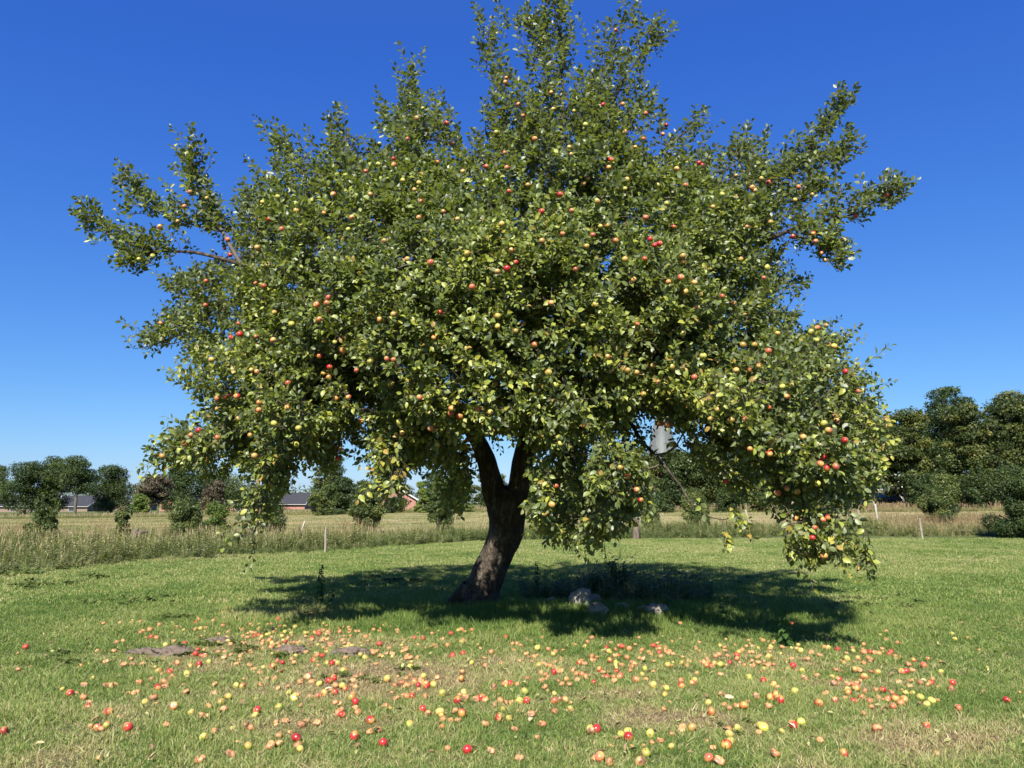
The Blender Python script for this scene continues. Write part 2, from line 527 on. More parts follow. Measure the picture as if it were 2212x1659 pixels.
def make_ground():
    def axis(a, b, n, p):
        t = np.linspace(-1, 1, n)
        return a + (b - a) * (np.sign(t) * np.abs(t) ** p + 1) / 2
    xs = axis(-420, 420, 241, 2.6)
    ys = np.concatenate([np.linspace(-60, 3, 20), np.arange(3.25, 32, 0.25), 32 + np.cumsum(np.linspace(0.5, 22, 62))])
    X, Y = np.meshgrid(xs, ys)
    Z = height(X, Y)
    V = np.stack([X, Y, Z], -1).reshape(-1, 3)
    dry = dryness(X.ravel(), Y.ravel())
    ny, nx = X.shape
    i = np.arange(ny - 1)[:, None] * nx; j = np.arange(nx - 1)[None, :]
    Q = np.stack([i + j, i + j + 1, i + nx + j + 1, i + nx + j], 2).reshape(-1, 4)
    c = V[Q].mean(1)
    isf = (c[:, 1] > verge_back(c[:, 0], c[:, 1]) - 1.5) & (c[:, 1] < 112)

    def lawn_mat():
        m, nt, b = new_mat('lawn_soil')
        tc = nd(nt, 'ShaderNodeTexCoord')
        n1 = nd(nt, 'ShaderNodeTexNoise'); n1.inputs['Scale'].default_value = 1.2; n1.inputs['Detail'].default_value = 8
        n2 = nd(nt, 'ShaderNodeTexNoise'); n2.inputs['Scale'].default_value = 60; n2.inputs['Detail'].default_value = 4
        nt.links.new(tc.outputs['Object'], n1.inputs['Vector']); nt.links.new(tc.outputs['Object'], n2.inputs['Vector'])
        r1 = ramp(nt, [(0.3, (0.05, 0.075, 0.02)), (0.55, (0.085, 0.10, 0.032)), (0.75, (0.13, 0.115, 0.05))])
        nt.links.new(n1.outputs['Fac'], r1.inputs[0])
        at_ = nd(nt, 'ShaderNodeAttribute'); at_.attribute_name = 'dry'
        r2 = ramp(nt, [(0.3, (0.075, 0.05, 0.032)), (0.7, (0.22, 0.155, 0.095))])
        nt.links.new(n2.outputs['Fac'], r2.inputs[0])
        mx = nd(nt, 'ShaderNodeMix', data_type='RGBA')
        mr = nd(nt, 'ShaderNodeMapRange'); mr.inputs['From Min'].default_value = 0.2; mr.inputs['From Max'].default_value = 0.6
        nt.links.new(at_.outputs['Fac'], mr.inputs['Value']); nt.links.new(mr.outputs[0], mx.inputs[0])
        nt.links.new(r1.outputs[0], mx.inputs[6]); nt.links.new(r2.outputs[0], mx.inputs[7])
        nt.links.new(mx.outputs[2], b.inputs['Base Color'])
        b.inputs['Roughness'].default_value = 0.95; b.inputs['Specular IOR Level'].default_value = 0.1
        bp = nd(nt, 'ShaderNodeBump'); bp.inputs['Strength'].default_value = 0.8; bp.inputs['Distance'].default_value = 0.03
        nt.links.new(n2.outputs['Fac'], bp.inputs['Height']); nt.links.new(bp.outputs[0], b.inputs['Normal'])
        return m

    def field_mat():
        m, nt, b = new_mat('stubble_soil')
        tc = nd(nt, 'ShaderNodeTexCoord')
        mp = nd(nt, 'ShaderNodeMapping'); mp.inputs['Scale'].default_value = (0.25, 1.6, 1)
        nt.links.new(tc.outputs['Object'], mp.inputs[0])
        n1 = nd(nt, 'ShaderNodeTexNoise'); n1.inputs['Scale'].default_value = 1.0; n1.inputs['Detail'].default_value = 8; n1.inputs['Roughness'].default_value = .65
        nt.links.new(mp.outputs[0], n1.inputs['Vector'])
        r1 = ramp(nt, [(0.32, (0.13, 0.14, 0.05)), (0.47, (0.23, 0.205, 0.10)), (0.62, (0.33, 0.27, 0.155)), (0.8, (0.40, 0.33, 0.20))])
        nt.links.new(n1.outputs['Fac'], r1.inputs[0])
        nt.links.new(r1.outputs[0], b.inputs['Base Color'])
        b.inputs['Roughness'].default_value = 0.95; b.inputs['Specular IOR Level'].default_value = 0.1
        return m
    for name, mask, mat in (('lawn_ground', ~isf, lawn_mat()), ('stubble_field', isf, field_mat())):
        q = Q[mask]
        used = np.unique(q); mapv = np.full(len(V), -1); mapv[used] = np.arange(len(used))
        me = mesh_np(name, V[used], mapv[q], [mat], {'dry': dry[used]}, smooth=True)
        o = setting(link(name, me))
        o['label'] = 'mown green lawn with dry patches under the apple tree' if name == 'lawn_ground' else 'pale stubble field beyond the weedy verge'


make_ground()

# ------------------------------------------------------------------ scattering (geometry nodes)
def scatter(name, P, sources, rot, scl, tint, idx, label):
    me = bpy.data.meshes.new(name)
    me.vertices.add(len(P)); me.vertices.foreach_set('co', np.asarray(P, np.float32).ravel())
    for k, v, t in (('rot', rot, 'FLOAT_VECTOR'), ('scl', scl, 'FLOAT_VECTOR'), ('itint', tint, 'FLOAT'), ('idx', idx, 'INT')):
        a = me.attributes.new(k, t, 'POINT')
        if t == 'FLOAT_VECTOR': a.data.foreach_set('vector', np.asarray(v, np.float32).ravel())
        elif t == 'INT': a.data.foreach_set('value', np.asarray(v, np.int32))
        else: a.data.foreach_set('value', np.asarray(v, np.float32))
    o = link(name, me)
    tag(o, label, None, None, 'stuff')
    col = bpy.data.collections.new(name + '_source')
    for i, sm in enumerate(sources):
        so = bpy.data.objects.new('%s_source_%02d' % (name, i), sm)
        col.objects.link(so)
    ng = bpy.data.node_groups.new(name, 'GeometryNodeTree')
    ng.interface.new_socket('Geometry', in_out='INPUT', socket_type='NodeSocketGeometry')
    ng.interface.new_socket('Geometry', in_out='OUTPUT', socket_type='NodeSocketGeometry')
    N = ng.nodes
    gi = N.new('NodeGroupInput'); go = N.new('NodeGroupOutput')
    ip = N.new('GeometryNodeInstanceOnPoints')
    ci = N.new('GeometryNodeCollectionInfo'); ci.inputs['Collection'].default_value = col
    ci.inputs['Separate Children'].default_value = True; ci.inputs['Reset Children'].default_value = True

    def na(nm, dt):
        n = N.new('GeometryNodeInputNamedAttribute'); n.data_type = dt; n.inputs['Name'].default_value = nm
        return [s for s in n.outputs if s.enabled and s.name == 'Attribute'][0]
    L = ng.links
    L.new(gi.outputs[0], ip.inputs['Points']); L.new(ci.outputs[0], ip.inputs['Instance'])
    ip.inputs['Pick Instance'].default_value = True
    L.new(na('idx', 'INT'), ip.inputs['Instance Index'])
    L.new(na('rot', 'FLOAT_VECTOR'), ip.inputs['Rotation'])
    L.new(na('scl', 'FLOAT_VECTOR'), ip.inputs['Scale'])
    L.new(ip.outputs[0], go.inputs[0])
    md = o.modifiers.new('scatter', 'NODES'); md.node_group = ng
    return o


def blade_tuft(name, n, h, w, rad, lean, mat, seed, tint_sd=0.12, seedheads=0, hvar=0.5):
    r = np.random.default_rng(seed)
    V = []; T = []; tin = []
    for _ in range(n):
        a = r.uniform(0, 6.283); d = rad * math.sqrt(r.uniform())
        b = np.array([math.cos(a) * d, math.sin(a) * d, -0.01])
        hh = h * (1 - hvar * r.uniform()); ln = abs(r.normal(0, lean)) * hh
        la = a + r.normal(0, 1.2)
        ld = np.array([math.cos(la), math.sin(la), 0])
        fa = r.uniform(0, 6.283); wd = np.array([math.cos(fa), math.sin(fa), 0]) * w * r.uniform(.7, 1.3) / 2
        p1 = b + ld * ln * 0.35 + np.array([0, 0, hh * 0.55])
        p2 = b + ld * ln * 1.0 + np.array([0, 0, hh * (1 - 0.15 * min(ln / hh, 2))])
        i = len(V)
        V += [b - wd, b + wd, p1 + wd * .8, p1 - wd * .8, p2]
        T += [(i, i + 1, i + 2), (i, i + 2, i + 3), (i + 3, i + 2, i + 4)]
        t = np.clip(r.normal(0, tint_sd), -0.3, 0.4)
        tin += [t - 0.04, t - 0.04, t, t, t + 0.05]
    for _ in range(seedheads):
        a = r.uniform(0, 6.283); d = rad * math.sqrt(r.uniform())
        b = np.array([math.cos(a) * d, math.sin(a) * d, 0])
        hh = h * r.uniform(1.1, 1.6); la = r.uniform(0, 6.283); ld = np.array([math.cos(la), math.sin(la), 0]) * hh * r.uniform(.05, .3)
        wd = np.array([math.cos(la + 1.5), math.sin(la + 1.5), 0]) * w * .3
        top = b + ld + np.array([0, 0, hh]); i = len(V)
        hw = wd * 4; low = b + (top - b) * .78
        V += [b - wd, b + wd, low + wd, low - wd, low + hw, top, low - hw]
        T += [(i, i + 1, i + 2), (i, i + 2, i + 3), (i + 3, i + 4, i + 5), (i + 6, i + 3, i + 5)]
        tin += [.3] * 4 + [.4] * 3
    return mesh_np(name, V, np.array(T), [mat], {'tint': tin})


def leafy_weed(name, h, nl, ls, mat, seed, spread=0.6, tint0=0.0):
    """a stem with leaves all along it"""
    r = np.random.default_rng(seed)
    V = []; T = []; tin = []
    bend = np.array([r.normal(0, .12), r.normal(0, .12), 0]) * h
    w = 0.006
    V += [(-w, 0, 0), (w, 0, 0), tuple(bend + np.array([0, 0, h]))]; T.append((0, 1, 2)); tin += [.1] * 3
    for k in range(nl):
        t = (k + 1) / nl
        p = bend * t * t + np.array([0, 0, h * (0.08 + 0.92 * t)])
        a = k * 2.4 + r.uniform(-.5, .5)
        L = ls * (1.15 - 0.65 * t) * r.uniform(.7, 1.2)
        d = np.array([math.cos(a), math.sin(a), r.uniform(-.35, .45)]) * spread
        d /= np.linalg.norm(d); s = np.cross(d, [0, 0, 1]); s /= np.linalg.norm(s)
        up = np.cross(s, d)
        i = len(V)
        m = p + d * L * .45
        V += [p, m + s * L * .24 - up * L * .02, m - s * L * .24 - up * L * .02, p + d * L - up * L * .18]
        T += [(i, i + 1, i + 3), (i, i + 3, i + 2)]
        tt = tint0 + r.normal(0, .12) + 0.1 * t
        tin += [tt] * 4
    return mesh_np(name, np.array(V, float), np.array(T), [mat], {'tint': tin})


def rand_in(n, xfun, y0, y1):
    pass


def lawn_grass():
    # short turf, denser and finer close to the camera
    srcs = [blade_tuft('turf', 17, .055, .0046, .055, .8, M['grass'], 100 + i, .24) for i in range(6)]
    srcs += [blade_tuft('turf_long', 15, .10, .0055, .06, .8, M['grass'], 120 + i, .13) for i in range(4)]
    srcs += [blade_tuft('turf_far', 22, .085, .011, .13, .8, M['grass'], 140 + i, .17) for i in range(4)]
    out_P = []; out_r = []; out_s = []; out_t = []; out_i = []
    for (ya, yb, dens, kind) in ((3.6, 7.5, 620, 0), (7.5, 12.5, 330, 1), (12.5, 20, 150, 2), (20, 34, 80, 3)):
        area = 0.78 * (yb ** 2 - ya ** 2)
        n = int((area + 4.4 * (yb - ya)) * dens)
        y = np.sqrt(rng.uniform(ya ** 2, yb ** 2, n))
        x = rng.uniform(-1, 1, n) * (0.78 * y + 2.2)
        keep = y < verge_front(x, y) + 1.0
        x = x[keep]; y = y[keep]; n = len(x)
        d = dryness(x, y)
        keep = rng.uniform(size=n) > np.clip((d - 0.25) * 1.1, 0, 0.78)
        # no grass in the trunk
        keep &= ((x - TB[0]) ** 2 + (y - TB[1]) ** 2) > 0.33 ** 2
        x = x[keep]; y = y[keep]; d = d[keep]; n = len(x)
        big = fbm2(x, y, 0.55, 21); mid = fbm2(x, y, 2.6, 31)
        tint = 0.25 + (big - .5) * .44 + (mid - .5) * .42 + d * 0.55 + rng.normal(0, .035, n)
        # straw tips in the cut lawn close to the camera; brighter, yellower green further off
        tint += np.interp(y, [4, 7, 12, 20, 30], [.06, .05, .05, .13, .16])
        # long lush grass round the foot of the tree
        lush = np.exp(-(((x - 0.6) / 4.0) ** 2 + ((y - 11.6) / 1.5) ** 2)) * (0.5 + fbm2(x, y, 1.2, 3))
        tint -= lush * .13
        sc = 0.52 + 0.60 * mid + lush * 1.2 - d * .25
        sc = np.clip(sc, .35, 2.2)
        if kind <= 1:
            idx = np.where(rng.uniform(size=n) < 0.12 + lush * .8 + np.clip(mid - .62, 0, 1) * 2, rng.integers(6, 10, n), rng.integers(0, 6, n))
        else:
            idx = np.where(lush * (y < 16) > .35, rng.integers(6, 10, n), rng.integers(10, 14, n))
            sc = np.where((idx >= 10), sc * .9, sc)
        out_P.append(np.stack([x, y, height(x, y)], 1))
        out_r.append(np.stack([rng.normal(0, .12, n), rng.normal(0, .12, n), rng.uniform(0, 6.283, n)], 1))
        out_s.append(np.stack([np.ones(n) * 1.0 * (1 + .25 * (kind == 1)), np.ones(n) * (1 + .25 * (kind == 1)), sc], 1))
        out_t.append(tint); out_i.append(idx)
    # dead stalks and litter lying on the dry places
    n = 60000
    y = np.sqrt(rng.uniform(4 ** 2, 13 ** 2, n)); x = rng.uniform(-.75, .75, n) * y
    k = rng.uniform(size=n) < np.clip(dryness(x, y) * 1.1 - .05, .02, .8); x = x[k]; y = y[k]; n = len(x)
    lit = [blade_tuft('litter', 9, .035, .005, .09, 3.0, M['grass'], 160 + i, .12) for i in range(3)]
    scatter('dry_litter', np.stack([x, y, height(x, y) + .004], 1), lit, np.stack([rng.normal(0, .2, n), rng.normal(0, .2, n), rng.uniform(0, 6.283, n)], 1),
            np.ones((n, 3)) * rng.uniform(.6, 1.3, n)[:, None], rng.uniform(.66, 1.0, n), rng.integers(0, 3, n), 'dead stalks and straw lying on the dry patches of the lawn')
    scatter('grass', np.concatenate(out_P), srcs, np.concatenate(out_r), np.concatenate(out_s), np.concatenate(out_t), np.concatenate(out_i),
            'short green and straw coloured grass of the lawn')


TB = on_ground(1026, 1311)[:2]
lawn_grass()


def verge():
    srcs = [blade_tuft('tall', 30, .42, .009, .16, .7, M['weed'], 200 + i, .12, seedheads=1, hvar=.7) for i in range(4)]      # 0-3
    srcs += [leafy_weed('weed', .50, 34, .11, M['weed'], 220 + i) for i in range(4)]                                   # 4-7
    srcs += [blade_tuft('dry', 20, .42, .007, .16, .6, M['weed'], 240 + i, .10, seedheads=4, hvar=.7) for i in range(3)]         # 8-10
    n = 60000
    y = np.sqrt(rng.uniform(17 ** 2, 58 ** 2, n)); x = rng.uniform(-.80, .80, n) * y
    f = verge_front(x, y); b = verge_back(x, y)
    e = (y - f) / np.maximum(b - f, 1)
    t = x / y
    keep = (e > -0.03 + rng.normal(0, .03, n) + (smooth_noise2(x, y, .8, 91) - .5) * .14) & (e < 1 + rng.normal(0, .06, n))
    keep &= rng.uniform(size=n) < np.interp(y, [17, 30, 58], [1, .8, .5])
    x, y, e, t = x[keep], y[keep], e[keep], t[keep]; n = len(x)
    big = fbm2(x, y, 0.35, 41); mid = fbm2(x, y, 1.1, 43)
    # how dry: brown reeds left, straw on the right bank, green in the middle
    dry = np.interp(t, [-.75, -.45, -.3, -.12, 0.0, .3, .42, .5, .62, .75], [.22, .24, .16, .08, .02, .02, .12, .40, .40, .15])
    dry = dry + np.clip(e - .45, 0, 1) * .4 * np.interp(t, [-.1, .05, .3, .4], [1, .2, .2, 1.0]) + (big - .5) * .9
    dry = np.where((e < .16), dry * .55, dry)
    tint = np.clip(.27 + dry * .62 + (mid - .5) * .3 + rng.normal(0, .06, n), .06, .97)
    hgt = np.clip(np.interp(e, [-.05, .05, .2, .6, 1], [.3, .5, .95, 1.05, .9]), 0, 2) * (0.45 + 1.4 * mid ** 1.3) * 1.12
    hgt *= np.interp(t, [-.7, -.3, -.1, .1, .35, .5, .7], [.95, .95, .95, .95, .85, 1.0, 1.0])
    u = rng.uniform(size=n)
    idx = np.where(tint > .55, np.where(u < .55, rng.integers(8, 11, n), rng.integers(0, 4, n)),
                   np.where(u < np.clip(.5 + (mid - .5) * 2, .25, .9), rng.integers(4, 8, n), rng.integers(0, 4, n)))
    P = np.stack([x, y, height(x, y)], 1)
    w = 1.2 * np.ones(n)
    scatter('verge_weeds', P, srcs, np.stack([rng.normal(0, .1, n), rng.normal(0, .1, n), rng.uniform(0, 6.283, n)], 1),
            np.stack([w, w, hgt], 1), tint, idx, 'tall tangled grass and weeds along the field edge')
    # stubble tufts on the field
    n = 26000
    y = rng.uniform(28, 112, n); x = rng.uniform(-.8, .8, n) * y
    keep = y > verge_back(x, y) - 1
    x, y = x[keep], y[keep]; n = len(x)
    tint = np.clip(.60 + (fbm2(x, y * 3, .12, 51) - .5) * .8 + rng.normal(0, .06, n) - .22 * (y > 104), .2, .9)
    s = rng.uniform(.7, 1.3, n)
    st = [blade_tuft('stubble', 16, .13, .02, .5, .5, M['weed'], 260 + i, .06) for i in range(3)]
    scatter('stubble', np.stack([x, y, height(x, y)], 1), st, np.stack([np.zeros(n), np.zeros(n), rng.uniform(0, 6.283, n)], 1),
            np.stack([s * 1.3, s * 1.3, s], 1), tint, rng.integers(0, 3, n), 'cut pale straw stubble on the field')
    # rough grass strip at the foot of the far trees and houses
    n = 9000
    t = rng.uniform(-.8, .8, n); y = rng.uniform(0, 1, n)
    far = np.interp(t, [-.8, -.2, .1, .4, .8], [112, 104, 92, 74, 66]); y = far + rng.uniform(-5, 6, n); x = t * y
    tint = np.clip(.45 + (fbm2(x, y, .1, 61) - .4) * .7 + rng.normal(0, .06, n), .15, .9)
    s = rng.uniform(.9, 1.7, n)
    scatter('rough_grass', np.stack([x, y, height(x, y)], 1), srcs[:4] + srcs[8:], np.stack([np.zeros(n), np.zeros(n), rng.uniform(0, 6.283, n)], 1),
            np.stack([s * 1.8, s * 1.8, s * .75], 1), tint, rng.integers(0, 7, n), 'rough grass along the far side of the field')


verge()

# ------------------------------------------------------------------ background trees and shrubs
def crown_mesh(name, blobs, n, size, mat, seed, flat=0.35, gap=0.0):
    n = int(n * 2.5)
    """blobs: list of (centre xyz, radii xyz). leaf clusters spread on and in the blobs"""
    r = np.random.default_rng(seed)
    C = np.array([b[0] for b in blobs], float); S = np.array([b[1] for b in blobs], float)
    wgt = (S[:, 0] * S[:, 2]) ** 0.9; wgt /= wgt.sum()
    k = r.choice(len(C), n, p=wgt)
    d = r.normal(size=(n, 3)); d /= np.linalg.norm(d, axis=1, keepdims=True)
    rad = r.uniform(0.35, 1.0, n) ** 0.45 * (1 + r.normal(0, .13, n))
    P = C[k] + d * S[k] * rad[:, None]
    s = size * .78 * r.uniform(.6, 1.5, n)
    nrm = d * 0.5 + r.normal(0, .55, (n, 3)) + np.array([0, 0, .35])
    nrm /= np.linalg.norm(nrm, axis=1, keepdims=True)
    a = np.cross(nrm, r.normal(size=(n, 3))); a /= np.linalg.norm(a, axis=1, keepdims=True)
    b = np.cross(nrm, a)
    s = s[:, None]
    V = np.stack([P - a * s * .55, P + b * s * .42, P + a * s * .5 - b * s * .25], 1).reshape(-1, 3)
    Q = np.arange(n)[:, None] * 3 + [0, 1, 2]
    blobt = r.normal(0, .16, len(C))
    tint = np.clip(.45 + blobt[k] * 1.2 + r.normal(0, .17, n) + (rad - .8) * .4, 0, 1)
    return mesh_np(name, V, Q, [mat], {'tint': np.repeat(tint, 3)})


def make_tree(px, top, base, wpx, dist, mat, label, group=None, n=7000, trunks=1, shape='round', leaf=0.3, seed=0, bark='bgbark',
              crown_lo=0.22, name='broadleaf_tree', nb=None, airy=False, zoff=0.0):
    r = np.random.default_rng(seed + 1000)
    b = grd(px, base, dist)
    ztop = at(px, top, dist)[2]
    H = ztop - b[2]
    W = wpx / F * dist * 1.22
    t = empty(name, (b[0], b[1], b[2]), r.uniform(-.3, .3))
    tag(t, label, 'tree', group)
    # blobs
    nb = nb or int(36 + 16 * r.uniform())
    blobs = []
    for i in range(nb):
        u = r.uniform(0, 1); z = crown_lo + (1 - crown_lo) * (i + .5) / nb
        zz = (z - crown_lo) / (1 - crown_lo)
        if shape == 'round': env = math.sqrt(max(0.05, 1 - (2 * zz - 0.85) ** 2 * .8))
        elif shape == 'cone': env = max(.12, 1 - zz * .92)
        elif shape == 'column': env = 0.75 + .25 * math.sin(zz * 3.1)
        else: env = math.sqrt(max(0.08, 1 - zz ** 2.2))
        a = i * 2.399 + r.uniform(-.9, .9)
        br = (W * .5) * 0.24 * r.choice([.6, .8, 1.0, 1.5]) * (0.75 if shape == 'cone' else 1)
        rr = max(0.0, W * .5 * env * r.uniform(.85, 1.12) - br * .5) * (0.5 + .5 * r.uniform())
        zc = min(z * H + r.normal(0, H * .02), H - br * .5 + r.normal(0, H * .02))
        ox_ = W * .10 * math.sin(seed * 1.7 + z * 4)
        blobs.append(((math.cos(a) * rr + ox_, math.sin(a) * rr * .9, zc), (br * 1.35, br * 1.25, br * .62)))
    if shape != 'cone':
        for i in range(max(3, nb // 5)):
            z = crown_lo + (1 - crown_lo) * r.uniform(.3, .75)
            blobs.append(((r.normal(0, W * .06), r.normal(0, W * .06), z * H), (W * .2, W * .2, H * .12)))
    me = crown_mesh('crown', blobs, n, leaf, mat, seed)
    link('crown', me, t)
    # trunk and limbs
    segA = []; segB = []; ra = []; rb = []
    for k in range(trunks):
        ox = (k - (trunks - 1) / 2) * W * .2
        p = np.array([ox, r.normal(0, .1), -0.3]); q = np.array([ox * .9 + r.normal(0, .15), 0, H * (crown_lo + .12)])
        R0 = H * .022 + .06
        q2 = np.array([ox * .5, 0, H * .78])
        segA += [p, q]; segB += [q, q2]; ra += [R0, R0 * .75]; rb += [R0 * .75, R0 * .2]
        for j in range(9):
            bl = blobs[r.integers(len(blobs))]
            s0 = q + (q2 - q) * r.uniform(0, .6)
            segA.append(s0); segB.append(np.array(bl[0])); ra.append(R0 * .35); rb.append(R0 * .08)
    V, Q = tube_arrays((np.array(segA), np.array(segB), np.array(ra), np.array(rb)), 6)
    link('trunk', mesh_np('trunk', V, Q, [M[bark]], smooth=True), t)
    return t


def make_shrub(px, top, base, wpx, dist, mat, label, n=2600, leaf=0.09, seed=0, group=None, name='shrub', asp=1.0, stems=6):
    r = np.random.default_rng(seed + 5000)
    b = grd(px, base, dist)
    H = at(px, top, dist)[2] - b[2]; W = wpx / F * dist
    t = empty(name, b, 0)
    tag(t, label, 'shrub', group)
    blobs = []
    for i in range(30):
        z = r.uniform(.0, .88); a = i * 2.4 + r.uniform(-.5, .5)
        env = math.sqrt(max(.15, 1 - (z * 1.2 - .38) ** 2 * 1.5))
        br = W * .5 * r.uniform(.26, .44)
        rr = max(0, W * .5 * env * r.uniform(.85, 1.15) - br * .6) * r.uniform(.35, 1)
        blobs.append(((math.cos(a) * rr, math.sin(a) * rr, min(z * H, H - br * .6)), (br, br, br * .85)))
    # spikes sticking out
    for i in range(9):
        a = r.uniform(0, 6.28); rr = W * .5 * r.uniform(.1, .95)
        blobs.append(((math.cos(a) * rr, math.sin(a) * rr * .8, H * r.uniform(.75, 1.02)), (W * .05, W * .05, H * .13)))
    link('foliage', crown_mesh('foliage', blobs, int(n * 1.5), leaf, mat, seed), t)
    A = []; B = []
    for bl in blobs[:stems + 6]:
        A.append((bl[0][0] * .1, bl[0][1] * .1, -.05)); B.append(bl[0])
    A = np.array(A); B = np.array(B)
    V, Q = tube_arrays((A, B, np.full(len(A), .022), np.full(len(A), .006)), 4)
    link('stem', mesh_np('stem', V, Q, [M['bgbark']]), t)
    return t


def background_vegetation():
    OK, WD, CP, PL = M['oak_leaf'], M['wood_leaf'], M['copper_leaf'], M['pale_leaf']
    g = 'trees by the farm buildings on the left'
    T = make_tree
    T(-14, 1004, 1113, 78, 150, M['shrub_leaf'], 'greyish green tree cut by the left edge of the photo behind the oaks', g, seed=1, leaf=.34, n=5000)
    T(50, 1000, 1114, 88, 128, OK, 'dark oak in front of the long house, leftmost crown of the joined three', g, seed=2, crown_lo=.18, n=7500)
    T(104, 986, 1114, 82, 130, OK, 'dark oak in front of the long house, tallest and middle of the joined three', g, seed=3, crown_lo=.15, n=7500)
    T(160, 990, 1114, 76, 126, OK, 'dark oak with bare trunk, right one of the three joined before the long house', g, seed=4, crown_lo=.42, n=5500, trunks=1)
    T(241, 1006, 1108, 86, 135, OK, 'round dark green tree standing alone right of the joined oaks', g, seed=5, crown_lo=.16, n=8500)
    T(325, 1027, 1107, 66, 118, CP, 'brownish copper leaved tree on one pale straight trunk', g, seed=6, crown_lo=.35, n=6000, bark='palebark')
    T(388, 1002, 1110, 92, 128, OK, 'dark dense tree close behind the copper leaved tree', g, seed=7, crown_lo=.1, n=9000)
    T(480, 1018, 1104, 100, 150, M['shrub_leaf'], 'wide mid green tree behind the long grey roof', g, seed=8, crown_lo=.15, n=8000)
    T(463, 1040, 1104, 44, 120, CP, 'small brown grey tree in front of the long grey roof', g, seed=9, crown_lo=.3, n=3500, bark='palebark')
    T(550, 1050, 1104, 90, 175, M['shrub_leaf'], 'low mid green tree behind the middle of the long grey roof', g, seed=10, crown_lo=.1, n=4500)
    T(300, 1066, 1108, 36, 112, PL, 'small bright yellow green tree beside the pale trunk of the copper tree', g, seed=11, crown_lo=.05, n=3000, leaf=.24)
    g2 = 'trees behind the field in the middle'
    T(712, 990, 1106, 66, 100, M['shrub_leaf'], 'tall airy grey green tree by the end of the long grey roof', g2, seed=20, crown_lo=.12, n=6500, leaf=.26)
    T(735, 1032, 1104, 60, 96, OK, 'dark tree leaning on the tall airy one', g2, seed=21, crown_lo=.05, n=5000, leaf=.26)
    T(788, 1040, 1100, 60, 104, M['shrub_leaf'], 'rounded mid green tree left of the brick gable', g2, seed=22, crown_lo=.05, n=5000)
    T(690, 1062, 1108, 44, 92, M['shrub_leaf'], 'bushy young tree under the tall airy one', g2, seed=23, crown_lo=.02, n=3500, leaf=.22)
    T(868, 1046, 1096, 46, 190, OK, 'dark tree behind the roof of the brick gable', g2, seed=24, crown_lo=.05, n=3000, leaf=.4)
    T(852, 1073, 1100, 44, 98, OK, 'low dark bush tree in front of the brick gable', g2, seed=25, crown_lo=.02, n=3000, leaf=.2)
    T(910, 1042, 1100, 34, 94, PL, 'narrow yellow green conifer right of the brick gable', g2, seed=26, shape='cone', crown_lo=.03, n=4000, leaf=.2, name='conifer_tree')
    T(940, 1022, 1099, 52, 97, OK, 'dark green tree between the two yellow green conifers', g2, seed=27, crown_lo=.05, n=5000, leaf=.24)
    T(1004, 1030, 1098, 42, 93, PL, 'yellow green conifer behind the fork of the apple tree', g2, seed=28, shape='cone', crown_lo=.03, n=4000, leaf=.2, name='conifer_tree')
    T(980, 1010, 1098, 60, 104, WD, 'mid green tree just left of the apple trunk', g2, seed=29, crown_lo=.05, n=5000)
    T(1065, 1015, 1096, 80, 102, WD, 'broad green tree seen behind the fork of the apple trunk', g2, seed=30, crown_lo=.05, n=6500)
    g3 = 'trees at the edge of the wood on the right'
    W = [(1150, 1012, 86, 96, OK, 'dark wood edge tree just right of the apple trunk'),
         (1228, 1006, 96, 92, WD, 'olive tree of the wood edge, second from the apple trunk'),
         (1310, 998, 100, 90, OK, 'dark tree of the wood edge left of the church spire'),
         (1388, 984, 96, 88, WD, 'wood edge tree below the left side of the church spire'),
         (1468, 972, 100, 86, OK, 'dark wood edge tree below the right side of the church spire'),
         (1550, 962, 104, 86, WD, 'olive wood edge tree, next right of the spire'),
         (1632, 950, 106, 84, OK, 'dark wood edge tree behind the hanging red apple'),
         (1716, 936, 106, 83, WD, 'wood edge tree behind the low right branches of the apple tree'),
         (1802, 915, 110, 82, OK, 'dark wood edge tree hidden behind the right skirt of the apple tree'),
         (1890, 905, 106, 80, OK, 'dark tree over the white house and the parked car'),
         (1962, 886, 112, 78, WD, 'olive topped tree right of the white house'),
         (2058, 840, 128, 84, OK, 'tallest tree of the wood, its airy grey green top above the rest'),
         (2118, 872, 112, 72, PL, 'lighter olive green tree in front of the tallest one'),
         (2206, 850, 130, 76, WD, 'big olive tree with reddish tips at the right end of the wood'),
         (2310, 840, 130, 78, OK, 'dark tree beyond the right edge of the photo')]
    for i, (px, top, w, d, m, lb) in enumerate(W):
        T(px, top, 1088, w, d, m if m is not PL else WD, lb, g3, seed=40 + i, crown_lo=.14 if i != 9 else .3, n=11000 if i > 8 else 7500, leaf=.3 if i > 8 else .28,
          bark='bgbark' if i != 9 else 'palebark', nb=46)
    # second row that closes the gaps
    for i, (px, top, w, d) in enumerate(((1190, 1030, 110, 108), (1350, 1012, 120, 106), (1500, 990, 120, 104), (1680, 965, 130, 102), (1850, 925, 120, 100), (2010, 900, 130, 98), (2170, 880, 140, 96))):
        T(px, top, 1090, w, d, OK, ['tree in the second row of the wood right of the apple trunk', 'tree in the second row of the wood left of the spire',
          'tree in the second row of the wood right of the spire', 'tree in the second row of the wood over the hanging red apple',
          'tree in the second row behind the white house', 'tree in the second row left of the tallest tree', 'tree in the second row at the right end of the wood'][i],
          'second row of the wood', seed=70 + i, crown_lo=.05, n=6000, leaf=.36, nb=46)
    # undergrowth of the wood edge: shrubs
    S = make_shrub
    gu = 'undergrowth shrubs at the wood edge'
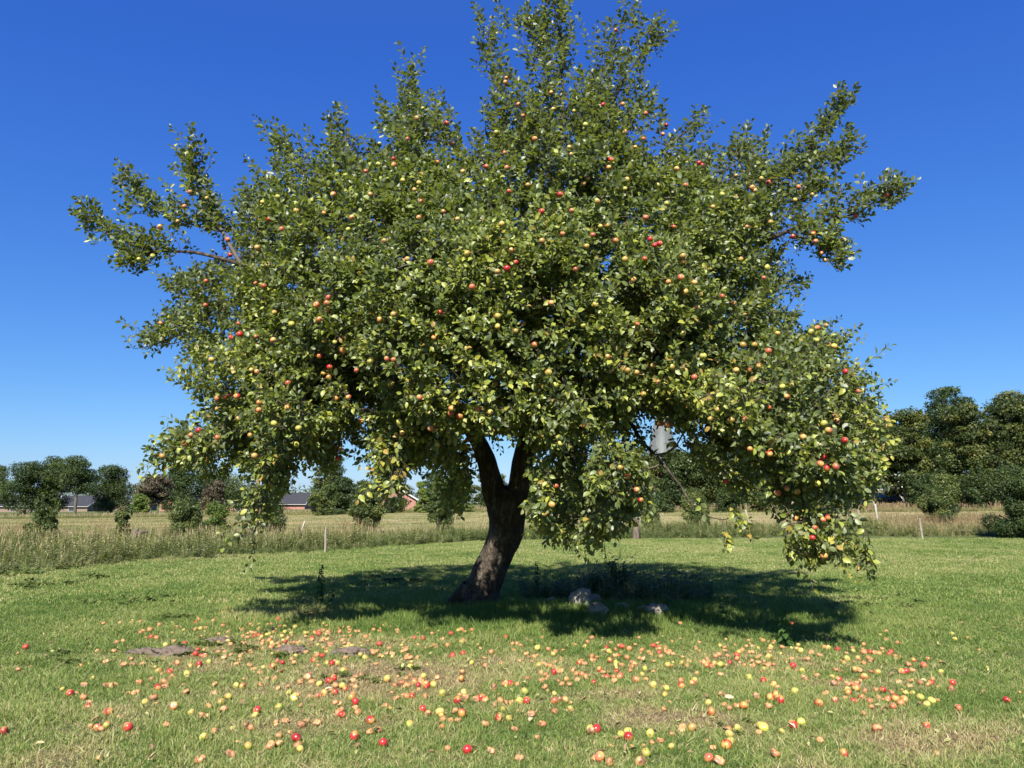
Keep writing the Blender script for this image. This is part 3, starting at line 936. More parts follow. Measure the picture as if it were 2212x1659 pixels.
    for i, (px, top, w, d, m, lb) in enumerate(((1180, 1068, 60, 84, OK, 'low dark shrub at the wood edge right of the apple trunk'),
                                              (1260, 1066, 70, 82, OK, 'low dark shrub at the wood edge left of the thick post'),
                                              (1340, 1064, 76, 80, M['shrub_leaf'], 'shrub at the wood edge above the thick post'),
                                              (1420, 1060, 70, 79, OK, 'dark shrub at the wood edge below the spire'),
                                              (1500, 1058, 60, 78, M['shrub_leaf'], 'shrub at the wood edge right below the spire'),
                                              (1575, 1052, 66, 77, OK, 'dark shrub behind the hanging red apple'),
                                              (1640, 1052, 50, 75, M['shrub_leaf'], 'young spruce like shrub at the wood edge'),
                                              (1700, 1056, 60, 76, OK, 'dark shrub left of the white birch trunk'),
                                              (1780, 1050, 70, 76, OK, 'dark shrub behind the low right apple branches'),
                                              (1985, 1030, 60, 72, OK, 'dark shrub right of the parked car'),
                                              (2050, 1025, 80, 70, M['shrub_leaf'], 'green shrub under the tallest tree of the wood'),
                                              (2120, 1020, 80, 68, OK, 'dark shrub under the lighter olive tree'))):
        S(px, top, 1090, w, d, m, lb, seed=90 + i, n=2600, leaf=.2, group=gu)
    # shrubs in the verge
    gv = 'shrubs along the weedy verge'
    SL = M['shrub_leaf']
    S(91, 1085, 1160, 64, 31, SL, 'dark rounded shrub in the verge near the left edge', seed=120, group=gv, n=3200)
    S(263, 1099, 1158, 42, 30, SL, 'small dark shrub beside the weathered stump', seed=121, group=gv, n=2400, leaf=.085)
    S(396, 1080, 1158, 78, 33, SL, 'broad shrub with reddish grass at its foot left of the low hanging branch', seed=122, group=gv, n=3600)
    S(466, 1085, 1158, 62, 35, M['pale_leaf'], 'lighter green shrub next to the broad one', seed=123, group=gv, n=2600)
    S(580, 1090, 1150, 70, 37, SL, 'shrub half hidden behind the low left apple branch', seed=124, group=gv, n=2800)
    S(788, 1062, 1140, 82, 40, SL, 'bushy shrub in the verge right of the pale post', seed=125, group=gv, n=4600, leaf=.11)
    S(948, 1040, 1135, 62, 41, SL, 'tall shrub in the verge left of the apple trunk', seed=126, group=gv, n=4400, leaf=.11)
    S(1404, 1082, 1135, 52, 42, SL, 'shrub growing against the thick post', seed=127, group=gv, n=2600, leaf=.1)
    S(1300, 1070, 1125, 80, 46, OK, 'dark shrub left of the thick post', seed=131, group=gv, n=3000, leaf=.12)
    S(1506, 1075, 1130, 60, 46, SL, 'shrub behind the tip of the bare hanging branch', seed=128, group=gv, n=2800, leaf=.11)
    S(1755, 1062, 1120, 56, 50, SL, 'shrub behind the right hanging apple branches', seed=132, group=gv, n=2600, leaf=.12)
    S(2030, 1050, 1125, 84, 44, SL, 'olive shrub on the dry bank in front of the wood', seed=129, group=gv, n=4800, leaf=.12)
    S(2196, 1010, 1140, 130, 34, OK, 'large dark leafed bush cut by the right edge of the photo', seed=130, group=gv, n=9500, leaf=.10)
    S(2240, 1000, 1140, 120, 36, SL, 'leafy bush beyond the right edge behind the large dark one', seed=133, group=gv, n=5000, leaf=.11)
    # far tree line
    blobs = []
    r = np.random.default_rng(5)
    for i in range(150):
        t = -.95 + 1.9 * i / 149
        y = 300; h = r.uniform(4.5, 8.0)
        blobs.append(((t * y, y + r.uniform(-8, 8), h * .5), (7, 5, h * .5 + 1.0)))
    o = link('distant_treeline', crown_mesh('distant_treeline', blobs, 16000, 1.1, M['shrub_leaf'], 9))
    tag(o, 'low line of distant trees along the horizon', None, None, 'stuff')


background_vegetation()

# ------------------------------------------------------------------ buildings
M['roof'] = plain('dark_grey_roof', (0.034, 0.034, 0.036), rough=0.6, noise_scale=1.5, var=0.15)
M['roofbrown'] = plain('brown_roof', (0.10, 0.075, 0.06), rough=0.7, noise_scale=1.5, var=0.15)
M['white'] = plain('white_paint', (0.5, 0.5, 0.48), rough=0.5, noise_scale=3, var=0.06)
M['cream'] = plain('cream_render', (0.55, 0.50, 0.40), rough=0.8, noise_scale=2, var=0.08)
M['glass'] = plain('window_glass', (0.03, 0.04, 0.05), rough=0.08, noise_scale=1, var=0.1, spec=0.8)


def brick(name, col, mortar=(0.35, 0.31, 0.27)):
    m, nt, b = new_mat(name)
    tc = nd(nt, 'ShaderNodeTexCoord'); sx = nd(nt, 'ShaderNodeSeparateXYZ'); cb = nd(nt, 'ShaderNodeCombineXYZ')
    nt.links.new(tc.outputs['Object'], sx.inputs[0])
    ad = nd(nt, 'ShaderNodeMath', operation='ADD'); nt.links.new(sx.outputs[0], ad.inputs[0]); nt.links.new(sx.outputs[1], ad.inputs[1])
    nt.links.new(ad.outputs[0], cb.inputs[0]); nt.links.new(sx.outputs[2], cb.inputs[1])
    br = nd(nt, 'ShaderNodeTexBrick'); br.inputs['Scale'].default_value = 4
    br.inputs['Color1'].default_value = (*col, 1); br.inputs['Color2'].default_value = (*(np.array(col) * .75), 1); br.inputs['Mortar'].default_value = (*mortar, 1)
    nt.links.new(cb.outputs[0], br.inputs['Vector'])
    nt.links.new(br.outputs[0], b.inputs['Base Color']); b.inputs['Roughness'].default_value = .9
    return m


M['redbrick'] = brick('red_brick', (0.34, 0.12, 0.08))
M['shaded_tanbrick'] = brick('shaded_tan_brick', (0.20, 0.14, 0.10), (0.2, .17, .14))  # brick darkened: the trees' shade on the walls is put into the colour


def gable_house(name, cx, cy, rz, L, Wd, eave, ridge, zb, wall, roof, label, windows, over=0.4, fascia='white', cat='house', chimney=None):
    """ridge runs along local x; windows: (face 'f'/'r', u, z, w, h) on the front long side or the right gable"""
    t = empty(name, (cx, cy, zb), rz)
    tag(t, label, cat)
    hx, hy = L / 2, Wd / 2
    m = MB()
    th = .25
    m.poly([(-hx, -hy, 0), (hx, -hy, 0), (hx, -hy, eave), (-hx, -hy, eave)])
    m.poly([(hx, hy, 0), (-hx, hy, 0), (-hx, hy, eave), (hx, hy, eave)])
    m.poly([(hx, -hy, 0), (hx, hy, 0), (hx, hy, eave), (hx, 0, ridge - .1), (hx, -hy, eave)])
    m.poly([(-hx, hy, 0), (-hx, -hy, 0), (-hx, -hy, eave), (-hx, 0, ridge - .1), (-hx, hy, eave)])
    m.build('wall', wall, t)
    sl = (ridge - eave) / hy
    ox = hx + over; oy = hy + over; ez = eave - sl * over
    rf = MB()
    rf.slab([(-ox, -oy, ez + .1), (ox, -oy, ez + .1), (ox, 0, ridge + .1), (-ox, 0, ridge + .1)], .18)
    ro = rf.build('roof', roof, t)
    rf = MB()
    rf.slab([(ox, oy, ez + .1), (-ox, oy, ez + .1), (-ox, 0, ridge + .1), (ox, 0, ridge + .1)], .18)
    rf.build('roof', roof, t)
    rc = MB(); rc.box(-ox, ox, -.14, .14, ridge + .06, ridge + .18); rc.build('ridge_cap', roof, ro)
    # bargeboards and gutter
    for sx_ in (-1, 1):
        x = sx_ * (ox + .03)
        for sy in (-1, 1):
            fb = MB()
            fb.slab([(x, sy * oy, ez - .12), (x, sy * oy, ez + .16), (x, 0, ridge + .16), (x, 0, ridge - .12)][::sx_ * sy], .05)
            fb.build('bargeboard', M[fascia], t)
    gt = MB(); gt.box(-ox, ox, -oy - .11, -oy - .01, ez - .06, ez + .03); gt.build('gutter', M[fascia], t)
    for (face, u, z, w, h) in windows:
        f = MB(); g = MB()
        if face == 'f':
            f.box(u - w / 2 - .07, u + w / 2 + .07, -hy - .05, -hy + .02, z - .07, z + h + .07)
            g.box(u - w / 2, u + w / 2, -hy - .08, -hy - .055, z, z + h)
        else:
            f.box(hx - .02, hx + .05, u - w / 2 - .07, u + w / 2 + .07, z - .07, z + h + .07)
            g.box(hx + .055, hx + .08, u - w / 2, u + w / 2, z, z + h)
        fo = f.build('window', M['white'], t)
        g.build('pane', M['glass'], fo)
    if chimney is not None:
        c = MB(); c.box(chimney - .3, chimney + .3, -1.6, -1.1, ridge - 1.2, ridge + .2); c.build('chimney', M['white'], ro)
    return t


def buildings():
    # long house on the left, its ridge from beyond the frame to the gable at 230
    D = 200
    e = at(228, 1072, D); zb = float(height(e[0], D)) - 0.7
    ridge = e[2] - zb
    L = 44
    gable_house('long_house', e[0] - L / 2 + .3, D, R(-4), L, 12.5, 2.0, ridge, zb, M['shaded_tanbrick'], M['roof'],
                'long low house with dark grey roof behind the three joined oaks',
                [('f', u, .8, 1.5, 1.2) for u in (-17, -12, -7.5, -2.0, 3.0, 8, 13, 18)], chimney=12.0)
    e = at(300, 1084, 165)
    gable_house('garden_shed', at(292, 1090, 205)[0], 205, R(10), 9, 7, 2.0, at(296, 1082, 205)[2] - float(height(-100, 205)), float(height(-100, 205)), M['shaded_tanbrick'], M['roofbrown'],
                'small brown roofed outbuilding right of the long low house', [('f', 0, .8, 1, 1)], cat='shed')
    # pinkish gable with white bargeboards and long roof
    D = 186
    a = at(412, 1066, D); b = at(668, 1069, D); zb = float(height(a[0], D)) - .6
    gable_house('farm_building', (a[0] + b[0]) / 2, D, R(3), b[0] - a[0], 11, 2.3, a[2] - zb, zb, M['redbrick'], M['roof'],
                'long farm building with a grey roof behind the low left apple branch',
                [('f', u, .8, 1.2, 1.1) for u in (-9, -5, -1, 3, 7)], cat='building', chimney=4)
    D = 182
    a = at(404, 1066, D); zb = float(height(a[0], D))
    gable_house('gabled_annex', a[0] + .6, D - 2, R(63), 7, 8.5, 2.4, a[2] - zb + .1, zb, M['redbrick'], M['roof'],
                'gable with white bargeboards at the left end of the long farm building', [('r', 0, 1.0, 1.0, 1.0)], cat='building')
    # red brick gable
    D = 140
    a = at(843, 1052, D); zb = float(height(a[0], D))
    gable_house('brick_house', a[0], D + 5, R(-78), 10, 7.2, a[2] - zb - 2.1, a[2] - zb, zb, M['redbrick'], M['roof'],
                'red brick gable with white bargeboards between the middle trees', [('r', 0, 1.0, 1.2, 1.2)])
    # small dark roof with pale panels at the right of the trunk
    D = 135
    a = at(1215, 1040, D); zb = float(height(a[0], D))
    gable_house('barn', a[0], D, R(5), 12, 8, 2.6, a[2] - zb, zb, M['redbrick'], M['roof'], 'dark roofed barn glimpsed right of the apple trunk among trees', [('f', 0, .8, 1.4, 1.2)], cat='barn')
    # white house below the wood edge trees
    D = 96
    a = at(1905, 1022, D); zb = float(height(a[0], D)) - .2
    gable_house('white_house', a[0], D + 6, R(-86), 11, 9.0, 3.0, a[2] - zb, zb, M['cream'], M['roofbrown'],
                'white and cream house half hidden under the wood edge trees',
                [('r', -2.6, .5, 1.7, 2.1), ('r', 0.4, .1, 1.3, 2.2), ('r', 3.0, .8, 1.3, 1.3)])
    D = 88
    p = grd(1857, 1080, D)
    w = MB(); w.box(-1.7, 1.7, -.12, .12, 0, .95)
    t = empty('garden_wall', p); tag(t, 'low white garden wall left of the white house', 'wall')
    w.build('wall_body', M['white'], t)
    c = MB(); c.box(-1.78, 1.78, -.18, .18, .95, 1.02); c.build('coping', M['cream'], t)
    # church spire
    D = 210
    slate = plain('spire_slate', (0.085, 0.092, 0.09), rough=.55, noise_scale=1.2, var=.3, stretch=(1, 1, .25))
    b0 = at(1431, 975, D); top = at(1431, 846, D)
    zt = float(height(b0[0], D))
    t = empty('church_tower', (b0[0], D, zt), R(12)); tag(t, 'grey slate church spire rising above the wood behind the apple tree', 'church tower')
    Rb = 58 / F * D / 2
    n = 8
    zs = [b0[2] - zt - 3.5, b0[2] - zt - 1.0, b0[2] - zt + 5, top[2] - zt - 3, top[2] - zt]
    rs = [Rb * 1.45, Rb * 1.12, Rb * .74, Rb * .16, .02]
    V = []; Q = []
    for z, rr in zip(zs, rs):
        for k in range(n):
            a = 2 * math.pi * (k + .5) / n
            V.append((math.cos(a) * rr, math.sin(a) * rr, z))
    for i in range(len(zs) - 1):
        for k in range(n):
            Q.append((i * n + k, i * n + (k + 1) % n, (i + 1) * n + (k + 1) % n, (i + 1) * n + k))
    sp = link('spire', mesh_np('spire', np.array(V), np.array(Q), [slate]), t)
    # standing seams on the spire
    A = []; B = []
    for k in range(n):
        for s in range(6):
            f = s / 6
            p = [np.array(V[i * n + k]) * (1 - f) + np.array(V[i * n + (k + 1) % n]) * f for i in range(len(zs) - 1)]
            for i in range(len(p) - 1): A.append(p[i]); B.append(p[i + 1])
    Vt, Qt = tube_arrays((np.array(A), np.array(B), np.full(len(A), .05), np.full(len(A), .05)), 4)
    link('seam', mesh_np('seam', Vt, Qt, [plain('lead_seam', (.13, .145, .14), rough=.5)]), sp)
    w = MB(); w.box(-Rb, Rb, -Rb, Rb, 0, zs[0]); w.build('wall', M['redbrick'], t)
    # dark car under the trees
    D = 84
    p = grd(1906, 1082, D)
    car(p, R(100))


def car(p, rz):
    t = empty('parked_car', p, rz); tag(t, 'dark parked car in the shade before the white house', 'car')
    paint = plain('dark_car_paint', (0.02, 0.025, 0.03), rough=.25, noise_scale=1, var=.1, spec=.6)
    prof = [(-2.1, .35), (-2.15, .75), (-1.95, .95), (-1.55, 1.42), (-.2, 1.5), (.55, 1.38), (1.1, .98), (1.9, .85), (2.1, .6), (2.1, .35)]
    V = []; n = len(prof)
    for y, k in ((-.86, 1), (.86, 1)):
        for x, z in prof:
            yy = y * (0.80 if z > 1.2 else 1)
            V.append((x, yy, z))
    Fc = [tuple(range(n)), tuple(reversed(range(n, 2 * n)))] + [(i, n + i, n + (i + 1) % n, (i + 1) % n) for i in range(n)]
    me = bpy.data.meshes.new('body'); me.from_pydata(V, [], Fc); me.materials.append(paint)
    b = link('body', me, t)
    gm = MB()
    gm.slab([(.62, -.62, 1.37), (.62, .62, 1.37), (1.08, .74, 1.02), (1.08, -.74, 1.02)][::-1], -.02)
    gm.build('windscreen', M['glass'], t)
    for s in (-1, 1):
        g = MB(); g.slab([(-1.4, s * .845, 1.0), (.85, s * .845, 1.0), (.45, s * .72, 1.38), (-1.3, s * .72, 1.38)][::s], .01); g.build('side_window', M['glass'], t)
        for x in (-1.3, 1.3):
            ang = np.arange(16) * 2 * math.pi / 16
            V, Q = tube_arrays((np.array([[x, s * .68, .33]]), np.array([[x, s * .90, .33]]), np.array([.33]), np.array([.33])), 16)
            link('wheel', mesh_np('wheel', V, [Q, np.array([list(range(16, 32))])], [plain('tyre', (.02, .02, .02))]), t)
        h = MB(); h.box(2.08, 2.14, s * .62 - .15, s * .62 + .15, .6, .75); h.build('headlight', M['white'], t)


buildings()

# ------------------------------------------------------------------ posts, stump
def posts():
    wood = plain('weathered_post_wood', (0.27, 0.235, 0.185), rough=.9, noise_scale=7, var=.35, stretch=(1, 1, .2), bump=.5)
    pale = plain('pale_post_wood', (0.40, 0.37, 0.31), rough=.85, noise_scale=7, var=.2, stretch=(1, 1, .2), bump=.4)
    dark = plain('dark_post_bark', (0.11, 0.085, 0.065), rough=.95, noise_scale=8, var=.6, stretch=(1, 1, .4), bump=.9)
    g = 'posts of the old field fence'

    def post(px, top, base, wpx, dist, mat, label, lean=0.0, capmat=None, square=True):
        b = grd(px, base, dist); b[2] -= .15
        H = at(px, top, dist)[2] - b[2]; rr = max(wpx / F * dist / 2, .03)
        t = empty('fence_post', b); t.rotation_euler = (R(random.uniform(-2, 2)), lean, R(random.uniform(0, 40)))
        tag(t, label, 'post', g)
        sides = 6 if square else 14
        pts = [(0, 0, 0), (rr * .1, 0, H * .35), (-rr * .08, 0, H * .7), (0, 0, H)]
        V, Q, Pp, r_ = loft(pts, [rr * 1.05, rr, rr * .98, rr * .95], sides=sides, wob=.12, seed=px * .37)
        k = len(V) // sides
        topf = [list(range((k - 1) * sides, k * sides))]
        me = mesh_np('shaft', V, [Q, np.array(topf)], [mat], smooth=False)
        link('shaft', me, t)
        if capmat:
            Vc, Qc = tube_arrays((np.array([[0, 0, H + .002]]), np.array([[0, 0, H + .03]]), np.array([rr * 1.02]), np.array([rr * .9])), 14)
            link('cut_top', mesh_np('cut_top', Vc, [Qc, np.array([list(range(14, 28))])], [capmat]), t)
        return t
    post(702, 1138, 1192, 4.5, 25.2, wood, 'pale grey post alone in front of the left verge')
    post(646, 1124, 1150, 3.6, 38, pale, 'small whitish leaning post at the field edge left of the pale grey post', lean=.30)
    post(1373, 1096, 1148, 15, 34, dark, 'thick dark bark post with a pale sawn top', capmat=pale, square=False)
    post(1345, 1108, 1140, 3, 38, pale, 'thin white stake just left of the thick bark post')
    post(1622, 1100, 1128, 3.5, 45, pale, 'small white leaning stake in the field behind the bare hanging branch', lean=-.25)
    post(1857, 1075, 1106, 5, 52, wood, 'grey leaning post in the dry grass left of the whiter one', lean=-.12)
    post(1897, 1089, 1122, 5, 46, pale, 'whitish leaning post in the dry grass before the white house', lean=-.14)
    post(1992, 1119, 1150, 4.0, 33, wood, 'short pale post with dark spots at the right lawn edge', lean=-.05)
    post(1713, 1062, 1110, 6, 60, pale, 'tall pale trunk like pole behind the right hanging branches')
    # stump
    b = grd(286, 1150, 29.5)
    t = empty('tree_stump', b, .3); tag(t, 'weathered grey broken stump beside the small dark shrub', 'stump')
    V, Q, P, r_ = loft([(0, 0, -.1), (.02, 0, .3), (.10, 0, .5), (.2, 0, .66)], [.15, .13, .10, .03], sides=12, wob=.45, seed=3.3, ridge=.15)
    link('stump_wood', mesh_np('stump_wood', V, Q, [plain('grey_weathered_wood', (.15, .13, .105), rough=.95, noise_scale=9, var=.5, stretch=(1, 1, .3), bump=.8)], smooth=False), t)
    V, Q, P, r_ = loft([(.1, 0, .35), (.35, -.05, .5), (.55, -.05, .48)], [.12, .09, .02], sides=8, wob=.4, seed=5.1, ridge=.1)
    link('branch_stub', mesh_np('branch_stub', V, Q, [plain('dark_broken_wood', (.09, .07, .055), rough=.95)], smooth=False), t)


posts()

# ------------------------------------------------------------------ the apple tree
POLY = np.array([(505, 470), (548, 352), (600, 330), (660, 318), (700, 298), (735, 268), (765, 305), (800, 285), (812, 205), (850, 232), (893, 172), (932, 222), (988, 250), (1006, 300),
                 (1040, 285), (1036, 235), (1048, 190), (1030, 150), (1056, 90), (1085, 125), (1115, 60), (1150, 95), (1180, 75), (1215, 120), (1255, 135), (1290, 100),
                 (1335, 70), (1375, 75), (1425, 95), (1408, 150), (1395, 190), (1440, 215), (1435, 285), (1470, 300), (1520, 268), (1560, 310), (1612, 290), (1655, 315),
                 (1705, 345), (1690, 400), (1700, 440), (1690, 500), (1692, 560), (1680, 600), (1735, 612), (1735, 650), (1700, 660), (1725, 700), (1785, 700), (1815, 730),
                 (1828, 790), (1868, 812), (1885, 868), (1872, 910), (1898, 960), (1888, 1020), (1850, 1050), (1800, 1075), (1740, 1062), (1680, 1070), (1645, 1030),
                 (1590, 1030), (1545, 1010), (1500, 972), (1462, 955), (1458, 925), (1408, 925), (1398, 985), (1352, 1000), (1345, 1060), (1390, 1080), (1340, 1100), (1330, 1150),
                 (1280, 1150), (1250, 1160), (1215, 1135), (1160, 1130), (1148, 1040), (1160, 975), (1120, 930), (1080, 960), (1052, 950), (1040, 1000), (1030, 1050), (985, 1090),
                 (962, 1040), (905, 1000), (880, 1050), (838, 1050), (808, 1000), (782, 930), (752, 925), (735, 985), (690, 985), (655, 1020), (632, 1075), (590, 1110),
                 (545, 1130), (530, 1080), (548, 1010), (500, 1000), (430, 1000), (372, 985), (380, 940), (440, 905), (455, 850), (490, 812), (470, 770), (480, 700), (440, 640), (470, 580), (500, 530)], float)
POLY2 = np.array([(1680, 1115), (1720, 1100), (1790, 1095), (1860, 1110), (1872, 1150), (1840, 1160), (1800, 1150), (1790, 1195), (1720, 1190), (1680, 1160)], float)
POLY3 = np.array([(320, 745), (350, 700), (400, 690), (440, 640), (350, 640), (385, 605), (470, 600), (500, 680), (480, 760), (430, 790), (400, 735), (350, 750)], float)
YC = 11.1
# the hanging skirts of the crown: left, right and centre
SKL = np.array([(420, 800), (480, 760), (700, 760), (900, 840), (1030, 900), (1020, 1030), (985, 1095), (955, 1050), (900, 1010), (870, 1060), (830, 1050), (800, 1010), (780, 940), (745, 940), (735, 985),
                (690, 1000), (650, 1030), (615, 1060), (580, 1095), (550, 1105), (535, 1090), (540, 1040), (500, 1005), (430, 1000), (370, 985), (380, 935), (440, 900)], float)
SKR = np.array([(1300, 800), (1700, 740), (1830, 780), (1885, 860), (1895, 960), (1885, 1030), (1850, 1060), (1790, 1085), (1700, 1085), (1640, 1040), (1580, 1045), (1545, 1010), (1490, 985), (1462, 930), (1400, 900), (1300, 900)], float)
FRT = np.array([(760, 560), (1100, 480), (1450, 520), (1560, 650), (1480, 860), (1250, 940), (1150, 930), (1040, 930), (900, 900), (760, 800)], float)
SKC = np.array([(1120, 900), (1300, 860), (1400, 960), (1400, 1060), (1440, 1090), (1360, 1090), (1335, 1120), (1280, 1140), (1220, 1140), (1155, 1115), (1145, 1050), (1160, 980)], float)
MPP = 11.1 / F


def inside(poly, x, y):
    c = np.zeros(len(x), bool)
    n = len(poly)
    for i in range(n):
        x1, y1 = poly[i]; x2, y2 = poly[(i + 1) % n]
        cond = ((y1 > y) != (y2 > y))
        xi = (x2 - x1) * (y - y1) / (y2 - y1 + 1e-12) + x1
        c ^= cond & (x < xi)
    return c


def edge_dist(poly, x, y):
    d = np.full(len(x), 1e9)
    n = len(poly)
    for i in range(n):
        a = poly[i]; b = poly[(i + 1) % n]
        ab = b - a; L = (ab ** 2).sum()
        t = np.clip(((x - a[0]) * ab[0] + (y - a[1]) * ab[1]) / L, 0, 1)
        dd = np.hypot(x - a[0] - t * ab[0], y - a[1] - t * ab[1])
        d = np.minimum(d, dd)
    return d


def noise3(P, s, seed=0.0):
    return np.array([noise.noise(Vector((p[0] * s + seed, p[1] * s + seed * .7, p[2] * s - seed))) for p in P])


def crown_targets(poly, n, tmax, yc=YC, rr=2.4, seed=0, noisecut=True):
    r = np.random.default_rng(seed)
    lo = poly.min(0); hi = poly.max(0)
    m = n * 7
    x = r.uniform(lo[0], hi[0], m); y = r.uniform(lo[1], hi[1], m)
    k = inside(poly, x, y); x = x[k]; y = y[k]
    d = edge_dist(poly, x, y) * MPP
    T = np.minimum(tmax, np.sqrt(2 * rr * d + .02))
    # thinner towards the top of the tree
    T *= np.interp(y, [0, 250, 500, 1200], [.45, .62, .95, 1.0])
    u = r.uniform(-1, 1, len(x))
    s = np.sign(u) * np.abs(u) ** .55
    s = np.where((s > 0) & (r.uniform(size=len(x)) < .28), -s, s)
    # lower skirt is hollow
    rag = np.interp(d, [.0, .14, .25, .6], [.04, .14, .5, 1.0]) if noisecut and len(poly) > 40 else 1.0
    keep = r.uniform(size=len(x)) < rag * np.interp(y, [60, 180, 330, 450, 800, 900, 1100], [.14, .30, .62, .85, .9, 1, 1])
    x, y, T, s = x[keep], y[keep], T[keep], s[keep]
    low = y > 880
    s = np.where(low & (np.abs(s) < .6), np.sign(s) * (.6 + .4 * np.abs(s)), s)
    dep = yc + s * T
    P = at(x, y, dep)
    # perspective: keep only what stays off the ground
    ok = P[:, 2] > .75
    P = P[ok]; x = x[ok]; y = y[ok]; s = s[ok]
    if noisecut:
        nz = .75 * noise3(P, 1.15, 3.1) + 1.0 * noise3(P, 2.3, 9.0)
        thr = np.where(s < 0, -.12, -.04) + .06 * (P[:, 2] > 5.5)
        k = nz > thr + r.normal(0, .07, len(nz)); P = P[k]
    return P[:n]


class TreeNet:
    def __init__(s):
        s.pos = []; s.par = []; s.rad = []; s.fix = []

    def add(s, p, par, rad=0.0):
        s.pos.append(np.array(p, float)); s.par.append(par); s.rad.append(rad)
        return len(s.pos) - 1


net = TreeNet()
LIMBS = []


def limb(pts, start=None):
    """pts: (px, py, depth, radius). dense nodes along a smooth line; joins node start"""
    P = np.array([at(p[0], p[1], p[2]) for p in pts]); r = np.array([p[3] for p in pts])
    V, Q, C, rr = loft(P, r, sides=10 if r[0] < .05 else 14, wob=.14, seed=pts[0][0] * .11, ridge=.03)
    LIMBS.append((V, Q, r[0]))
    prev = start if start is not None else -1
    ids = []
    for k in range(0, len(C)):
        prev = net.add(C[k], prev, rr[k]); ids.append(prev)
    return ids


def nearest(p):
    A = np.array(net.pos)
    return int(((A - np.array(p)) ** 2).sum(1).argmin())


TD = 12.3
m_px = F / TD
trunk_pts = [(1028, 1330, 12.35, .37), (1026, 1311, 12.33, .31), (1036, 1285, 12.3, .285), (1050, 1251, 12.27, .265), (1074, 1195, 12.2, .245), (1090, 1157, 12.15, .268), (1094, 1122, 12.1, .285), (1093, 1085, 12.06, .29)]
tr = limb(trunk_pts + [(1100, 1055, 12.02, .22)])
A_ = limb([(1078, 1100, 12.07, .19), (1066, 1063, 12.0, .185), (1058, 1030, 11.95, .165), (1050, 995, 11.9, .15), (1030, 950, 11.8, .13), (985, 880, 11.6, .115), (900, 790, 11.4, .10),
           (800, 690, 11.1, .085), (715, 600, 10.3, .07), (655, 578, 9.6, .058), (600, 590, 9.6, .045), (520, 570, 10.2, .034), (420, 545, 10.6, .022), (330, 540, 10.8, .014), (235, 508, 10.9, .007), (190, 478, 10.9, .004)], tr[-6])
B_ = limb([(1110, 1090, 12.06, .18), (1120, 1050, 12.05, .175), (1127, 1010, 12.0, .16), (1135, 970, 11.9, .15), (1150, 900, 11.7, .13), (1165, 780, 11.5, .11), (1170, 640, 11.4, .09), (1185, 500, 11.3, .07),
           (1205, 380, 11.3, .05), (1215, 250, 11.3, .03), (1213, 140, 11.3, .016), (1205, 50, 11.3, .009), (1195, 4, 11.3, .004)], tr[-6])
C_ = limb([(1137, 960, 11.9, .13), (1185, 930, 11.7, .12), (1260, 880, 11.4, .10), (1350, 800, 11.0, .085), (1450, 700, 10.8, .07), (1530, 590, 10.7, .055), (1590, 470, 10.8, .042), (1635, 425, 10.8, .034),
           (1690, 375, 10.9, .024), (1740, 335, 11.0, .015), (1790, 280, 11.0, .008), (1812, 236, 11.0, .004)], nearest(at(1137, 960, 11.9)))
limb([(1260, 880, 11.4, .08), (1400, 830, 10.9, .06), (1540, 810, 10.2, .045), (1680, 830, 9.7, .03), (1780, 880, 9.4, .02), (1840, 950, 9.3, .012), (1860, 1010, 9.2, .006)], nearest(at(1260, 880, 11.4)))
limb([(1530, 590, 10.7, .05), (1620, 540, 10.4, .038), (1700, 500, 10.3, .028), (1780, 478, 10.3, .018), (1850, 460, 10.3, .011), (1905, 425, 10.3, .005), (1925, 432, 10.3, .003)], nearest(at(1530, 590, 10.7)))
limb([(1540, 810, 10.2, .045), (1620, 900, 9.6, .03), (1700, 1000, 8.9, .02), (1735, 1080, 8.4, .014), (1720, 1140, 8.3, .011), (1712, 1200, 8.3, .004)], nearest(at(1540, 810, 10.2)))
limb([(1720, 1110, 8.3, .014), (1780, 1140, 8.3, .009), (1840, 1165, 8.3, .005), (1850, 1175, 8.3, .003)], nearest(at(1725, 1115, 8.3)))
limb([(1735, 1150, 8.3, .012), (1745, 1165, 8.25, .009), (1775, 1180, 8.2, .006), (1800, 1190, 8.2, .004)], nearest(at(1720, 1140, 8.3)))
limb([(1260, 880, 11.4, .07), (1300, 870, 10.8, .045), (1345, 890, 10.2, .03), (1385, 950, 9.4, .02), (1430, 1000, 8.8, .015), (1470, 1050, 8.5, .014), (1490, 1085, 8.5, .010), (1515, 1110, 8.5, .007), (1560, 1122, 8.5, .005), (1590, 1115, 8.5, .003)], nearest(at(1260, 880, 11.4)))
limb([(1020, 930, 11.75, .09), (930, 900, 11.2, .07), (820, 870, 10.7, .05), (700, 850, 10.2, .035), (600, 890, 9.8, .022), (520, 930, 9.6, .014), (430, 965, 9.5, .009), (345, 995, 9.5, .004)], nearest(at(1030, 950, 11.8)))
limb([(600, 890, 9.8, .025), (580, 960, 9.5, .016), (575, 1040, 9.3, .010), (560, 1110, 9.1, .01), (545, 1165, 9.1, .004)], nearest(at(600, 890, 9.8)))
limb([(900, 790, 11.4, .08), (760, 720, 10.8, .06), (620, 660, 10.6, .045), (500, 650, 10.6, .03), (430, 690, 10.6, .018), (370, 730, 10.6, .009), (312, 752, 10.6, .004)], nearest(at(900, 790, 11.4)))
limb([(520, 570, 10.2, .03), (480, 500, 10.4, .022), (450, 440, 10.5, .014), (430, 380, 10.5, .008), (424, 342, 10.5, .004)], nearest(at(520, 570, 10.2)))
limb([(480, 500, 10.4, .018), (400, 480, 10.6, .012), (320, 440, 10.7, .008), (285, 405, 10.7, .004)], nearest(at(480, 500, 10.4)))
